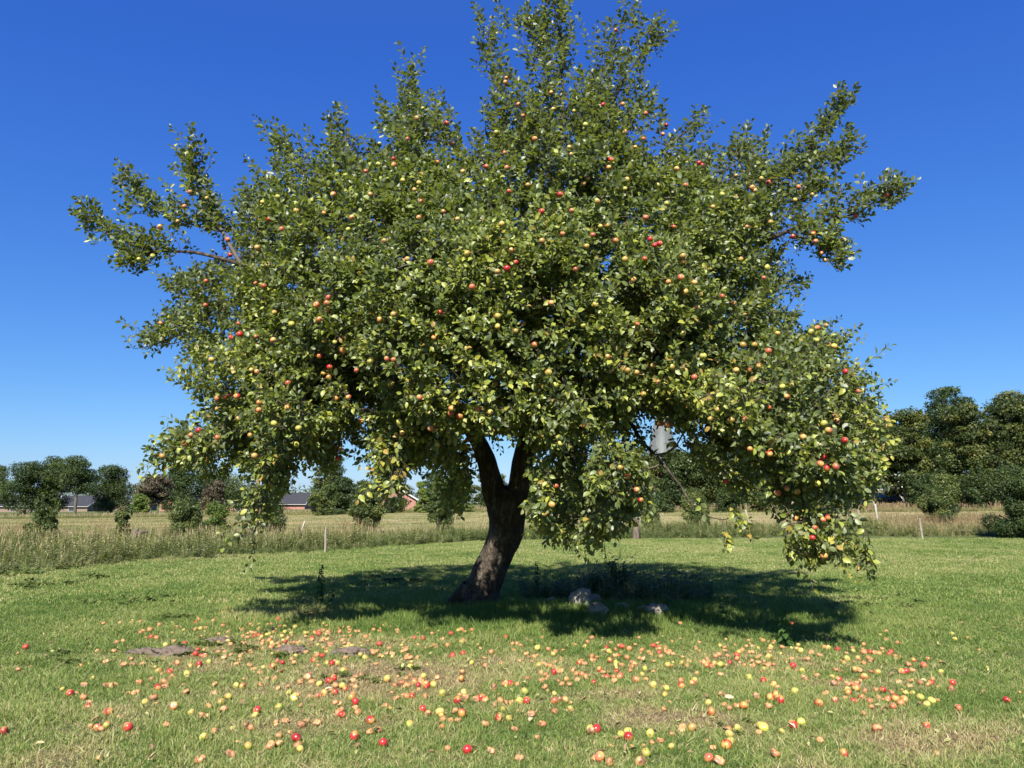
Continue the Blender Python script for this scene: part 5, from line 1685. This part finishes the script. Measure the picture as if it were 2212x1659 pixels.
def plants():
    def gp(px, py): return grd(px, py)
    nettle('nettle_plant', gp(690, 1308), .62, 'tall dark nettle standing at the left tip of the tree shadow', 1, .02)
    nettle('nettle_plant', gp(708, 1318), .30, 'shorter nettle leaning beside the tall dark one', 2, .25)
    nettle('nettle_plant', gp(1160, 1290), .60, 'nettle top against the sunlit lawn just right of the trunk', 3, 0)
    nettle('nettle_plant', gp(1535, 1312), .36, 'thin nettle alone at the right side of the tree shade', 6, 0)
    nettle('nettle_plant', gp(1560, 1338), .30, 'low nettle near the right side of the tree shade', 7, .1)
    nettle('nettle_plant', gp(1697, 1398), .34, 'upright dark weed at the near right end of the shadow', 8, .0)
    nettle('nettle_plant', gp(1325, 1270), .50, 'nettle behind the heap of stones', 4, .05)
    nettle('nettle_plant', gp(1352, 1275), .52, 'nettle behind the stones, right neighbour of the other', 5, -.05)
    # weeds under the tree: many, uncountable
    r = np.random.default_rng(8)
    srcs = [leafy_weed('shade_weed', .34, 20, .12, M['weed'], 300 + i) for i in range(4)] + [blade_tuft('shade_grass', 18, .26, .007, .08, .7, M['weed'], 310 + i, .08, seedheads=1) for i in range(3)]
    P = []; sc = []
    n = 1900
    c = on_ground(1330, 1300)
    x = r.normal(c[0] + .1, 1.25, n); y = r.normal(c[1] + .9, 1.0, n)
    cl = fbm2(x, y, 1.4, 71)
    k = (cl > .46) & (y > 11.0 + .5 * (np.abs(x - 1.4) > 1)) & (y < 15.2) & (x > .15) & (x < 4.6)
    x, y, cl = x[k], y[k], cl[k]; n = len(x)
    s = (.6 + (cl - .46) * 2.6) * np.clip(1.15 - np.abs(x - c[0]) / 4.5, .4, 1.1) * r.uniform(.6, 1.2, n)
    x2 = r.normal(on_ground(690, 1330)[0], .35, 70); y2 = r.normal(on_ground(690, 1330)[1], .35, 70)
    x = np.concatenate([x, x2]); y = np.concatenate([y, y2]); s = np.concatenate([s, r.uniform(.25, .55, 70)]); n = len(x)
    scatter('shade_weeds', np.stack([x, y, height(x, y)], 1), srcs, np.stack([r.normal(0, .12, n), r.normal(0, .12, n), r.uniform(0, 6.28, n)], 1),
            np.stack([s, s, s * 1.15], 1), r.uniform(.05, .32, n), r.integers(0, 7, n), 'nettles and weeds growing in the shade round the stones')
    # low broad weeds here and there in the lawn
    rosette = []
    for q in range(3):
        rq = np.random.default_rng(500 + q); m = 16
        a = rq.uniform(0, 6.28, m); A = np.stack([np.cos(a), np.sin(a), rq.uniform(.1, .7, m)], 1); A /= np.linalg.norm(A, axis=1, keepdims=True)
        Nn = np.array([0, 0, 1.0]) + rq.normal(0, .15, (m, 3)); Nn -= (Nn * A).sum(1, keepdims=True) * A; Nn /= np.linalg.norm(Nn, axis=1, keepdims=True)
        V, Q, T = leaf_mesh_from(rq.normal(0, .03, (m, 3)) * [1, 1, 0] + [0, 0, .02], A, Nn, rq.uniform(.05, .10, m), rq.normal(0, .06, m))
        rosette.append(mesh_np('rosette', V, Q, [M['weed']], {'tint': T}))
    P = []
    for px, py, n, sp in ((360, 1335, 9, .12), (140, 1262, 8, .5), (60, 1268, 6, .5), (200, 1250, 6, .5), (300, 1300, 8, .5), (450, 1395, 14, .25), (760, 1475, 10, .15), (880, 1448, 4, .1),
                          (1900, 1300, 16, .8), (1500, 1250, 14, .8), (800, 1260, 8, .6), (500, 1420, 14, .4), (40, 1240, 16, .4), (1650, 1560, 5, .3), (120, 1420, 5, .2)):
        c = on_ground(px, py)
        for _ in range(n): P.append((c[0] + r.normal(0, sp), c[1] + r.normal(0, sp * .8)))
    P = np.array(P); n = len(P); s = r.uniform(.7, 1.3, n) * np.clip(P[:, 1] / 9, .7, 1.8)
    scatter('lawn_weeds', np.stack([P[:, 0], P[:, 1], height(P[:, 0], P[:, 1])], 1), rosette, np.stack([np.zeros(n), np.zeros(n), r.uniform(0, 6.28, n)], 1),
            np.stack([s, s, s * 1.2], 1) * .75, r.uniform(.2, .42, n), r.integers(0, 3, n), 'low broad leaved weeds in the lawn')


plants()

# ------------------------------------------------------------------ windfalls
# conspicuous fallen apples measured in two enlarged cuttings of the photograph
W4 = """870 293 r,965 434 r,990 430 r,1060 470 y,1135 465 r,1093 345 r,1284 449 r,1320 424 r,1290 575 r,1393 592 r,1365 590 y,1425 592 y,1458 634 y,1698 678 y,1850 449 r,1896 452 r,1655 485 r,
1404 671 r,1375 688 r,1262 664 o,1450 715 y,1468 728 r,1410 748 r,1504 774 y,1522 800 r,1838 770 r,1908 770 r,1895 838 r,1925 858 o,1990 858 o,2112 864 r,2088 792 r,1447 868 r,1824 918 y,1650 948 t,1518 990 r,
2144 1068 r,1676 1026 r,1196 1006 r,1204 1042 t,1100 1030 t,1052 1046 o,830 1092 t,664 1128 t,683 1006 y,262 957 r,148 942 y,94 956 o,157 870 r,46 836 r,172 716 o,144 710 t,430 726 r,468 715 t,466 696 o,
714 830 o,862 711 y,898 716 o,1000 702 t,1096 720 t,1153 708 t,1120 585 r,1090 576 o,1065 612 r,1057 495 o,952 487 y,816 460 y,650 502 r,640 530 r,670 538 r,580 474 r,474 480 y,395 437 r,424 440 o,422 572 t,
243 585 t,290 592 o,540 580 t,610 598 o,658 592 r,712 578 y,590 650 y,496 633 r,505 662 o,434 632 y,586 746 t,517 836 o,697 876 t,765 854 t,794 847 o,818 776 y,780 808 y,912 930 t,948 946 t,1222 925 t,1315 914 t,
1218 816 t,978 852 r,1098 832 y,1312 766 o,1350 755 o,1184 782 y,1155 752 y,1196 760 t,1410 802 t,1870 708 r,1884 682 o,1915 710 r,1956 706 y,1976 666 o,1850 690 o,1826 702 t,1775 700 o,1744 708 t,1900 664 y,1790 762 t,
1750 778 t,1530 664 t,1557 655 t,1576 560 y,1550 545 y,2118 530 r,2060 546 r,2116 640 o,2108 674 r,2166 582 y,2132 770 t,2190 782 t,2048 896 t,1607 900 r,1826 612 y,1810 548 o,1863 556 o,1800 518 t,1658 546 t,
1620 522 t,1390 486 o,1346 452 o,1250 528 o,1093 535 o,640 398 o,790 374 o,850 384 t,735 352 o,690 380 t,530 384 t,440 370 o,388 400 o,330 354 o,286 354 t,220 355 o,240 454 t,190 508 t,810 280 o,840 295 o,786 302 t,
1047 305 t,1100 287 o,1140 303 o,1225 240 o,1260 238 o,1280 325 o,1248 320 t,910 475 t,908 520 o,866 508 t,640 360 r,817 408 o,930 416 t,2050 420 r,1948 422 o,2108 400 o,2168 402 o,2120 458 o,2030 478 t,1940 488 t,
300 750 t,405 782 t,425 806 t,745 702 t,8 594 r,22 707 t,50 800 t,110 1124 t,740 966 t,890 548 t,280 552 t,930 1050 y,1000 668 t,1040 672 t,1076 670 o,1106 630 t,960 620 t,1340 548 r,1500 705 t,2005 755 y"""
W5 = """8 558 r,118 272 r,265 321 y,484 311 y,456 390 r,340 436 r,596 337 y,630 428 r,550 422 r,626 392 y,655 316 r,583 315 r,640 354 r,678 366 o,824 318 r,798 314 r,866 402 y,930 392 y,214 573 r,182 575 y,86 645 r,106 610 y,
70 590 t,343 577 o,393 568 o,366 566 t,348 620 t,418 610 y,235 630 t,286 679 t,160 697 t,537 710 r,515 718 o,650 731 y,684 746 r,628 738 t,786 732 y,830 760 t,930 712 t,979 709 o,1145 718 o,1187 706 y,1065 633 r,
1216 604 r,1185 598 t,1290 693 y,1308 708 y,1445 696 r,1482 682 y,1137 790 r,1055 848 o,766 820 y,1678 824 r,1363 822 t,1832 710 o,2060 688 r,2106 820 t,1563 590 r,1637 568 r,1724 572 r,1760 556 r,1699 534 r,1797 575 o,
1858 520 r,1880 562 o,1917 562 r,1954 568 o,1904 596 o,2083 570 y,2030 554 y,1387 575 r,1341 562 r,1368 548 o,1274 556 o,1332 598 t,1452 532 y,1308 477 r,1240 464 y,1354 498 o,1372 510 o,1152 392 r,1185 362 r,1186 375 o,
1106 404 y,1080 400 o,1050 406 r,1034 396 o,1020 390 t,1070 410 t,1440 208 r,1648 336 r,1720 340 y,1770 350 o,1797 344 r,1895 342 r,1886 356 r,1605 332 y,1590 325 o,1478 344 y,1528 352 o,1692 382 y,1964 438 r,1945 440 o,
1772 464 r,1750 430 t,1728 430 o,1800 436 t,1834 444 y,1654 472 r,1632 488 o,1494 468 o,1538 438 t,1736 512 o,1776 526 o,1898 528 t,2080 486 r,2085 470 o,2030 484 t,2179 490 r,2172 518 o,2126 436 y,2175 260 y,1870 286 o,
1926 302 o,1870 246 t,1768 308 o,2208 600 o,928 506 r,980 488 o,860 516 y,852 545 y,540 840 t,598 858 o,740 862 o,50 796 t,182 836 t,1570 760 t,730 205 r,710 178 r,540 220 r,556 222 t,780 158 y,925 215 o,780 222 t,
1104 856 t,430 430 o,470 446 o,490 462 o,525 486 r,412 492 t,400 470 o,450 470 t,374 430 t,316 408 r,330 410 o,300 396 t,272 404 y,280 436 t,360 474 t,216 464 t,300 506 t,140 492 r,115 492 o,64 510 o,66 520 t,206 530 y,
250 362 o,222 360 t,52 342 o,150 300 o,190 310 t,314 324 o,338 346 y,380 326 t,515 275 o,604 292 t,516 374 o,528 376 t,470 376 t,600 378 r,688 326 o,858 338 o,834 358 o,872 342 o,826 344 r,890 352 t,710 398 o,700 408 t,
760 420 y,694 424 t,646 458 o,616 458 t,586 458 r,720 476 o,800 502 y,1108 540 t,1134 548 t,1256 346 t,1240 348 t,1140 362 t,1128 336 t,1100 356 o,1254 384 t,1256 410 t,1310 400 t,1330 404 o,1352 402 t,1330 372 y,1312 426 y,
1410 376 t,1444 412 r,1486 436 y,1490 380 t,1514 380 t,1566 364 t,1838 354 t,1744 380 o,1790 378 o,1806 382 t,1940 370 t,1976 402 t,2000 384 r,2046 410 o,1930 482 t,1980 500 t,1694 490 t,1716 490 t,1640 430 t,1664 440 t,
24 366 t,18 372 r,28 406 t,120 576 t,140 576 t"""
winds = []
for src, ox, oy, s in ((W4, 200, 1400, 2.212), (W5, 1200, 1450, 1.8433)):
    for tok in src.replace('\n', '').split(','):
        a, b, c = tok.split()
        winds.append(((ox + float(a) / s) * 2212 / 2560, (oy + float(b) / s) * 2212 / 2560, c))
for px, py, c in ((234, 1549, 'r'), (55, 1403, 'r'), (8, 1590, 'r'), (2175, 1517, 'r'), (2070, 1530, 't'), (40, 1450, 't'), (150, 1507, 'r'), (432, 1650, 'o'), (1296, 1647, 'o'), (300, 1480, 't')):
    winds.append((px, py, c))
seen = []
for w in winds:
    if all((w[0] - q[0]) ** 2 + ((w[1] - q[1]) * 1.5) ** 2 > 26 for q in seen): seen.append(w)
winds = seen
print('windfalls measured', len(winds))
rw = np.random.default_rng(31)
WM = {'r': [apple_mesh('fallen_red', M['red'], 11), apple_mesh('fallen_red', M['red'], 12, .95, .15)],
      'o': [apple_mesh('fallen_orange', M['orange'], 13, .95, .1), apple_mesh('fallen_orange', M['rot'], 14, .85, .25)],
      'y': [apple_mesh('fallen_yellow', M['yellow'], 15), apple_mesh('fallen_yellow', M['yellow'], 16, .95, .15)],
      't': [apple_mesh('rotting', M['rot'], 17, .80, .45, stem=False), apple_mesh('rotting', M['rot'], 18, .85, .38, stem=False), apple_mesh('rotting', M['rot'], 19, .65, .5, stem=False)]}


def eaten_mesh(seed):
    """half apple: skin bowl with pulp face"""
    r = np.random.default_rng(seed); nu, nv = 14, 6; Rr = .036
    V = []
    for j in range(nv):
        v = math.pi / 2 + math.pi / 2 * j / (nv - 1)
        for i in range(nu):
            a = 2 * math.pi * i / nu
            rr = max(.001, math.sin(v) * Rr * (1 + .08 * math.sin(3 * a + seed)))
            V.append((math.cos(a) * rr, math.sin(a) * rr, math.cos(v) * Rr * .85 + (.004 * math.sin(5 * a) if j == 0 else 0)))
    nb = len(V)
    for i in range(nu):
        a = 2 * math.pi * i / nu; V.append((math.cos(a) * Rr * .6, math.sin(a) * Rr * .6, -.008 + .004 * math.sin(4 * a + seed)))
    V.append((0, 0, -.012))
    i = np.arange(nv - 1)[:, None] * nu; s = np.arange(nu)[None, :]
    Q = np.stack([i + s, i + nu + s, i + nu + (s + 1) % nu, i + (s + 1) % nu], 2).reshape(-1, 4)
    k = np.arange(nu); k2 = (k + 1) % nu
    Q2 = np.stack([k, k2, nb + k2, nb + k], 1); T = np.stack([nb + k, nb + k2, np.full(nu, nb + nu)], 1)
    fm = np.concatenate([np.zeros(len(Q)), np.ones(len(Q2) + len(T))])
    return mesh_np('eaten_apple', np.array(V), [np.concatenate([Q, Q2]), T], [M['rot'], M['pulp']], smooth=True, fmat=fm)


WM['h'] = [eaten_mesh(1), eaten_mesh(2)]

LAND = [('the double molehill', 350, 1410), ('the small grey molehill', 472, 1388), ('the pale molehill', 630, 1412), ('the rightmost flat molehill', 756, 1416),
        ('the tall nettle', 690, 1310), ('the apple trunk', 1026, 1320), ('the heap of stones', 1290, 1345), ('the bare dry patch', 850, 1460),
        ('the small bare patch', 1430, 1555), ('the near tip of the shade', 1740, 1405), ('the bottom left corner', 0, 1659),
        ('the middle of the bottom edge', 1106, 1659), ('the bottom right corner', 2212, 1659), ('the right edge', 2212, 1450),
        ('the left edge', 0, 1430), ('the windfall pile before the trunk', 900, 1480), ('the windfall band below the stones', 1320, 1420),
        ('the loose windfalls at right', 1900, 1510), ('the rotting pair at lower left', 540, 1577), ('the lone red windfall', 1770, 1530)]
LG = [(nm, on_ground(a, b)) for nm, a, b in LAND]
ORD = ['nearest', 'second nearest', 'third nearest', 'fourth nearest', 'fifth nearest', 'sixth nearest', 'seventh nearest', 'eighth nearest', 'ninth nearest', 'tenth nearest',
       'eleventh nearest', 'twelfth nearest', 'thirteenth nearest', 'fourteenth nearest', 'fifteenth nearest'] + ['sixteenth or later nearest'] * 60
LOOK = {'r': ['glossy red windfall', 'dented red windfall'], 'o': ['orange pink windfall', 'browning orange windfall'], 'y': ['pale yellow windfall', 'yellow windfall with a dent'],
        't': ['flattened rotting brown windfall', 'sunken tan rotting windfall', 'collapsed rotting orange windfall'], 'h': ['half eaten windfall with open flesh', 'hollow eaten windfall']}
items = []
for px, py, c in winds:
    p = on_ground(px, py)
    if c == 't' and rw.uniform() < .15: c = 'h'
    v = int(rw.integers(len(WM[c])))
    items.append([p, c, v, float(rw.uniform(.68, .98) * (1 if c in 'ryo' else .95))])
items.sort(key=lambda q: q[0][1])
singles = items[:300]; rest = items[300:]
groups = {}
for k, it in enumerate(singles):
    d = [np.hypot(it[0][0] - g[0], (it[0][1] - g[1])) for _, g in LG]
    j = int(np.argmin(d)); groups.setdefault((it[1], it[2], j), []).append((d[j], k))
labels = {}
for (c, v, j), L in groups.items():
    L.sort()
    for q, (_, k) in enumerate(L):
        labels[k] = '%s, %s such to %s' % (LOOK[c][v], ORD[q], LAND[j][0])
for k, (p, c, v, s) in enumerate(singles):
    z = float(height(p[0], p[1])) + .036 * s * (.72 if c in 'ryo' else .60)
    rot = (rw.uniform(-1.6, 1.6), rw.uniform(-1.2, 1.2), rw.uniform(0, 6.28)) if c != 'h' else (rw.uniform(-.7, .7) - .5, rw.uniform(-.4, .4), rw.uniform(0, 6.28))
    if c == 't': rot = (rw.uniform(-.4, .4), rw.uniform(-.4, .4), rot[2])
    o = link('fallen_apple', WM[c][v], None, (p[0], p[1], z + .006), rot, s)
    tag(o, labels[k], 'apple', 'apples fallen on the lawn')
# the rest: the farther and smaller ones, with scraps of rotten fruit
more = []
for _ in range(620):
    k = rw.integers(len(items)); p = items[k][0] + np.array([rw.normal(0, .22), rw.normal(0, .25), 0])
    if _ % 3 == 0: p = on_ground(rw.normal(680, 130), rw.normal(1372, 26))
    if _ % 9 == 1: p = on_ground(rw.normal(1560, 220), rw.normal(1400, 20))
    if p[1] > 5.2: more.append([p, 't' if rw.uniform() < .6 else 'oy'[rw.integers(2)], int(rw.integers(2)), float(rw.uniform(.4, .85))])
Vv = []; Qq = []; fm = []; base_i = 0
keymat = {}; mats = []
for (p, c, v, s) in rest + more:
    me = WM[c][v]
    n_ = len(me.vertices); co = np.empty(n_ * 3, np.float32); me.vertices.foreach_get('co', co); co = co.reshape(-1, 3)
    e = np.array(Euler((rw.uniform(-1, 1) if c in 'oyr' else rw.uniform(-.4, .4), rw.uniform(-.4, .4), rw.uniform(0, 6.28))).to_matrix())
    z = float(height(p[0], p[1])) + .030 * s
    co = (co * s) @ e.T + np.array([p[0], p[1], z])
    for pl in me.polygons:
        if len(pl.vertices) != 4: continue
        Qq.append([base_i + q for q in pl.vertices]); m_ = me.materials[pl.material_index]
        if m_.name not in keymat: keymat[m_.name] = len(mats); mats.append(m_)
        fm.append(keymat[m_.name])
    Vv.append(co); base_i += n_
# joined fruit use plain colours per face
simp = {'red_apple_skin': (.34, .05, .03), 'orange_apple_skin': (.42, .17, .07), 'yellow_apple_skin': (.38, .30, .08), 'rotting_apple_skin': (.38, .19, .08), 'apple_stem': (.1, .06, .04), 'apple_pulp': (.45, .26, .12)}
mm = [plain(m_.name + '_scrap', simp.get(m_.name, (.5, .3, .1)), rough=.4, noise_scale=20, var=.35) for m_ in mats]
o = link('windfall_scraps', mesh_np('windfall_scraps', np.concatenate(Vv), np.array(Qq), mm, smooth=True, fmat=fm))
tag(o, 'scattered small windfalls and scraps of rotten apple in the grass', None, None, 'stuff')

# fallen leaves
LB = [plain('brown_dead_leaf', (0.20, 0.12, 0.06), rough=.7, noise_scale=30, var=.3), plain('pale_dead_leaf', (0.42, 0.33, 0.20), rough=.7, noise_scale=30, var=.25), plain('green_fallen_leaf', (0.25, 0.33, 0.10), rough=.6, noise_scale=30, var=.2)]
LVc = LV.copy(); LVc[:, 2] = np.array([.0, .22, .24, .02, .26, .20, .06, .12]); LVc[:, 1] *= .8
leafm = [mesh_np('dead_leaf', LVc, LF, [m_]) for m_ in LB]
LL = [(195, 1575, 0, 'dark curled leaf behind the yellow apple at lower left'), (330, 1648, 0, 'twisted brown leaf at the bottom left'), (1305, 1512, 1, 'pale curled leaf in the middle of the lawn'), (1530, 1512, 0, 'brown leaf by the small bare patch'),
      (1380, 1505, 1, 'small pale leaf at the far side of the small bare patch'), (1560, 1590, 0, 'dark leaf behind the orange and yellow pair'), (1990, 1530, 0, 'dark curled leaf near the yellow windfalls at right'), (1905, 1548, 0, 'brown leaf with its pale rim turned up at right'),
      (1255, 1525, 0, 'curled brown leaf left of the small bare patch'), (1565, 1518, 1, 'straw pale leaf between two rotting windfalls'), (868, 1452, 2, 'green leaf at the pale patch, left of its neighbour'), (885, 1448, 2, 'green leaf at the pale patch, right of its neighbour'),
      (765, 1425, 2, 'green leaf lying by the rightmost molehill'), (1475, 1572, 2, 'pale green leaf above the lower orange windfall'), (650, 1545, 0, 'dark leaf in the lower left middle'), (105, 1425, 1, 'pale leaf near the left edge'),
      (940, 1635, 0, 'brown leaf at the bottom edge below the middle'), (2005, 1575, 0, 'brown leaf at the lower right'), (1720, 1590, 1, 'pale leaf right of the red and yellow pair'), (700, 1500, 1, 'pale leaf below the bare dry patch'),
      (430, 1565, 0, 'brown leaf left of the two rotting windfalls'), (1150, 1560, 1, 'pale leaf above the bottom middle'), (1420, 1595, 1, 'pale leaf near the yellow windfall at the lower middle'), (2120, 1620, 0, 'dark leaf near the bottom right corner')]
for px, py, m_, lb in LL:
    p = on_ground(px, py)
    o = link('fallen_leaf', leafm[m_], None, (p[0], p[1], float(height(p[0], p[1])) + .035), (rw.normal(0, .25), rw.normal(0, .25), rw.uniform(0, 6.28)), float(rw.uniform(.055, .085)))
    tag(o, lb, 'leaf', 'single leaves on the lawn')

n = 420
yy = np.sqrt(rw.uniform(4.5 ** 2, 11 ** 2, n)); xx = rw.uniform(-.7, .7, n) * yy
lit2 = []
for q, tv in enumerate((.66, .84, 1.0)):
    lit2.append(mesh_np('dead_leaf_small', LVc, LF, [M['grass']], {'tint': np.full(8, 0.0)}))
ss = rw.uniform(.03, .065, n)
scatter('leaf_litter', np.stack([xx, yy, height(xx, yy) + .03], 1), lit2, np.stack([rw.normal(0, .4, n), rw.normal(0, .4, n), rw.uniform(0, 6.28, n)], 1),
        np.ones((n, 3)) * ss[:, None], rw.choice([.68, .8, 1.0, 1.0], n), rw.integers(0, 3, n), 'small dry leaves scattered through the grass')
dg = sum(len(o.data.loops) - 2 * len(o.data.polygons) for o in scene.objects if o.type == 'MESH')
print('triangles in all', dg)
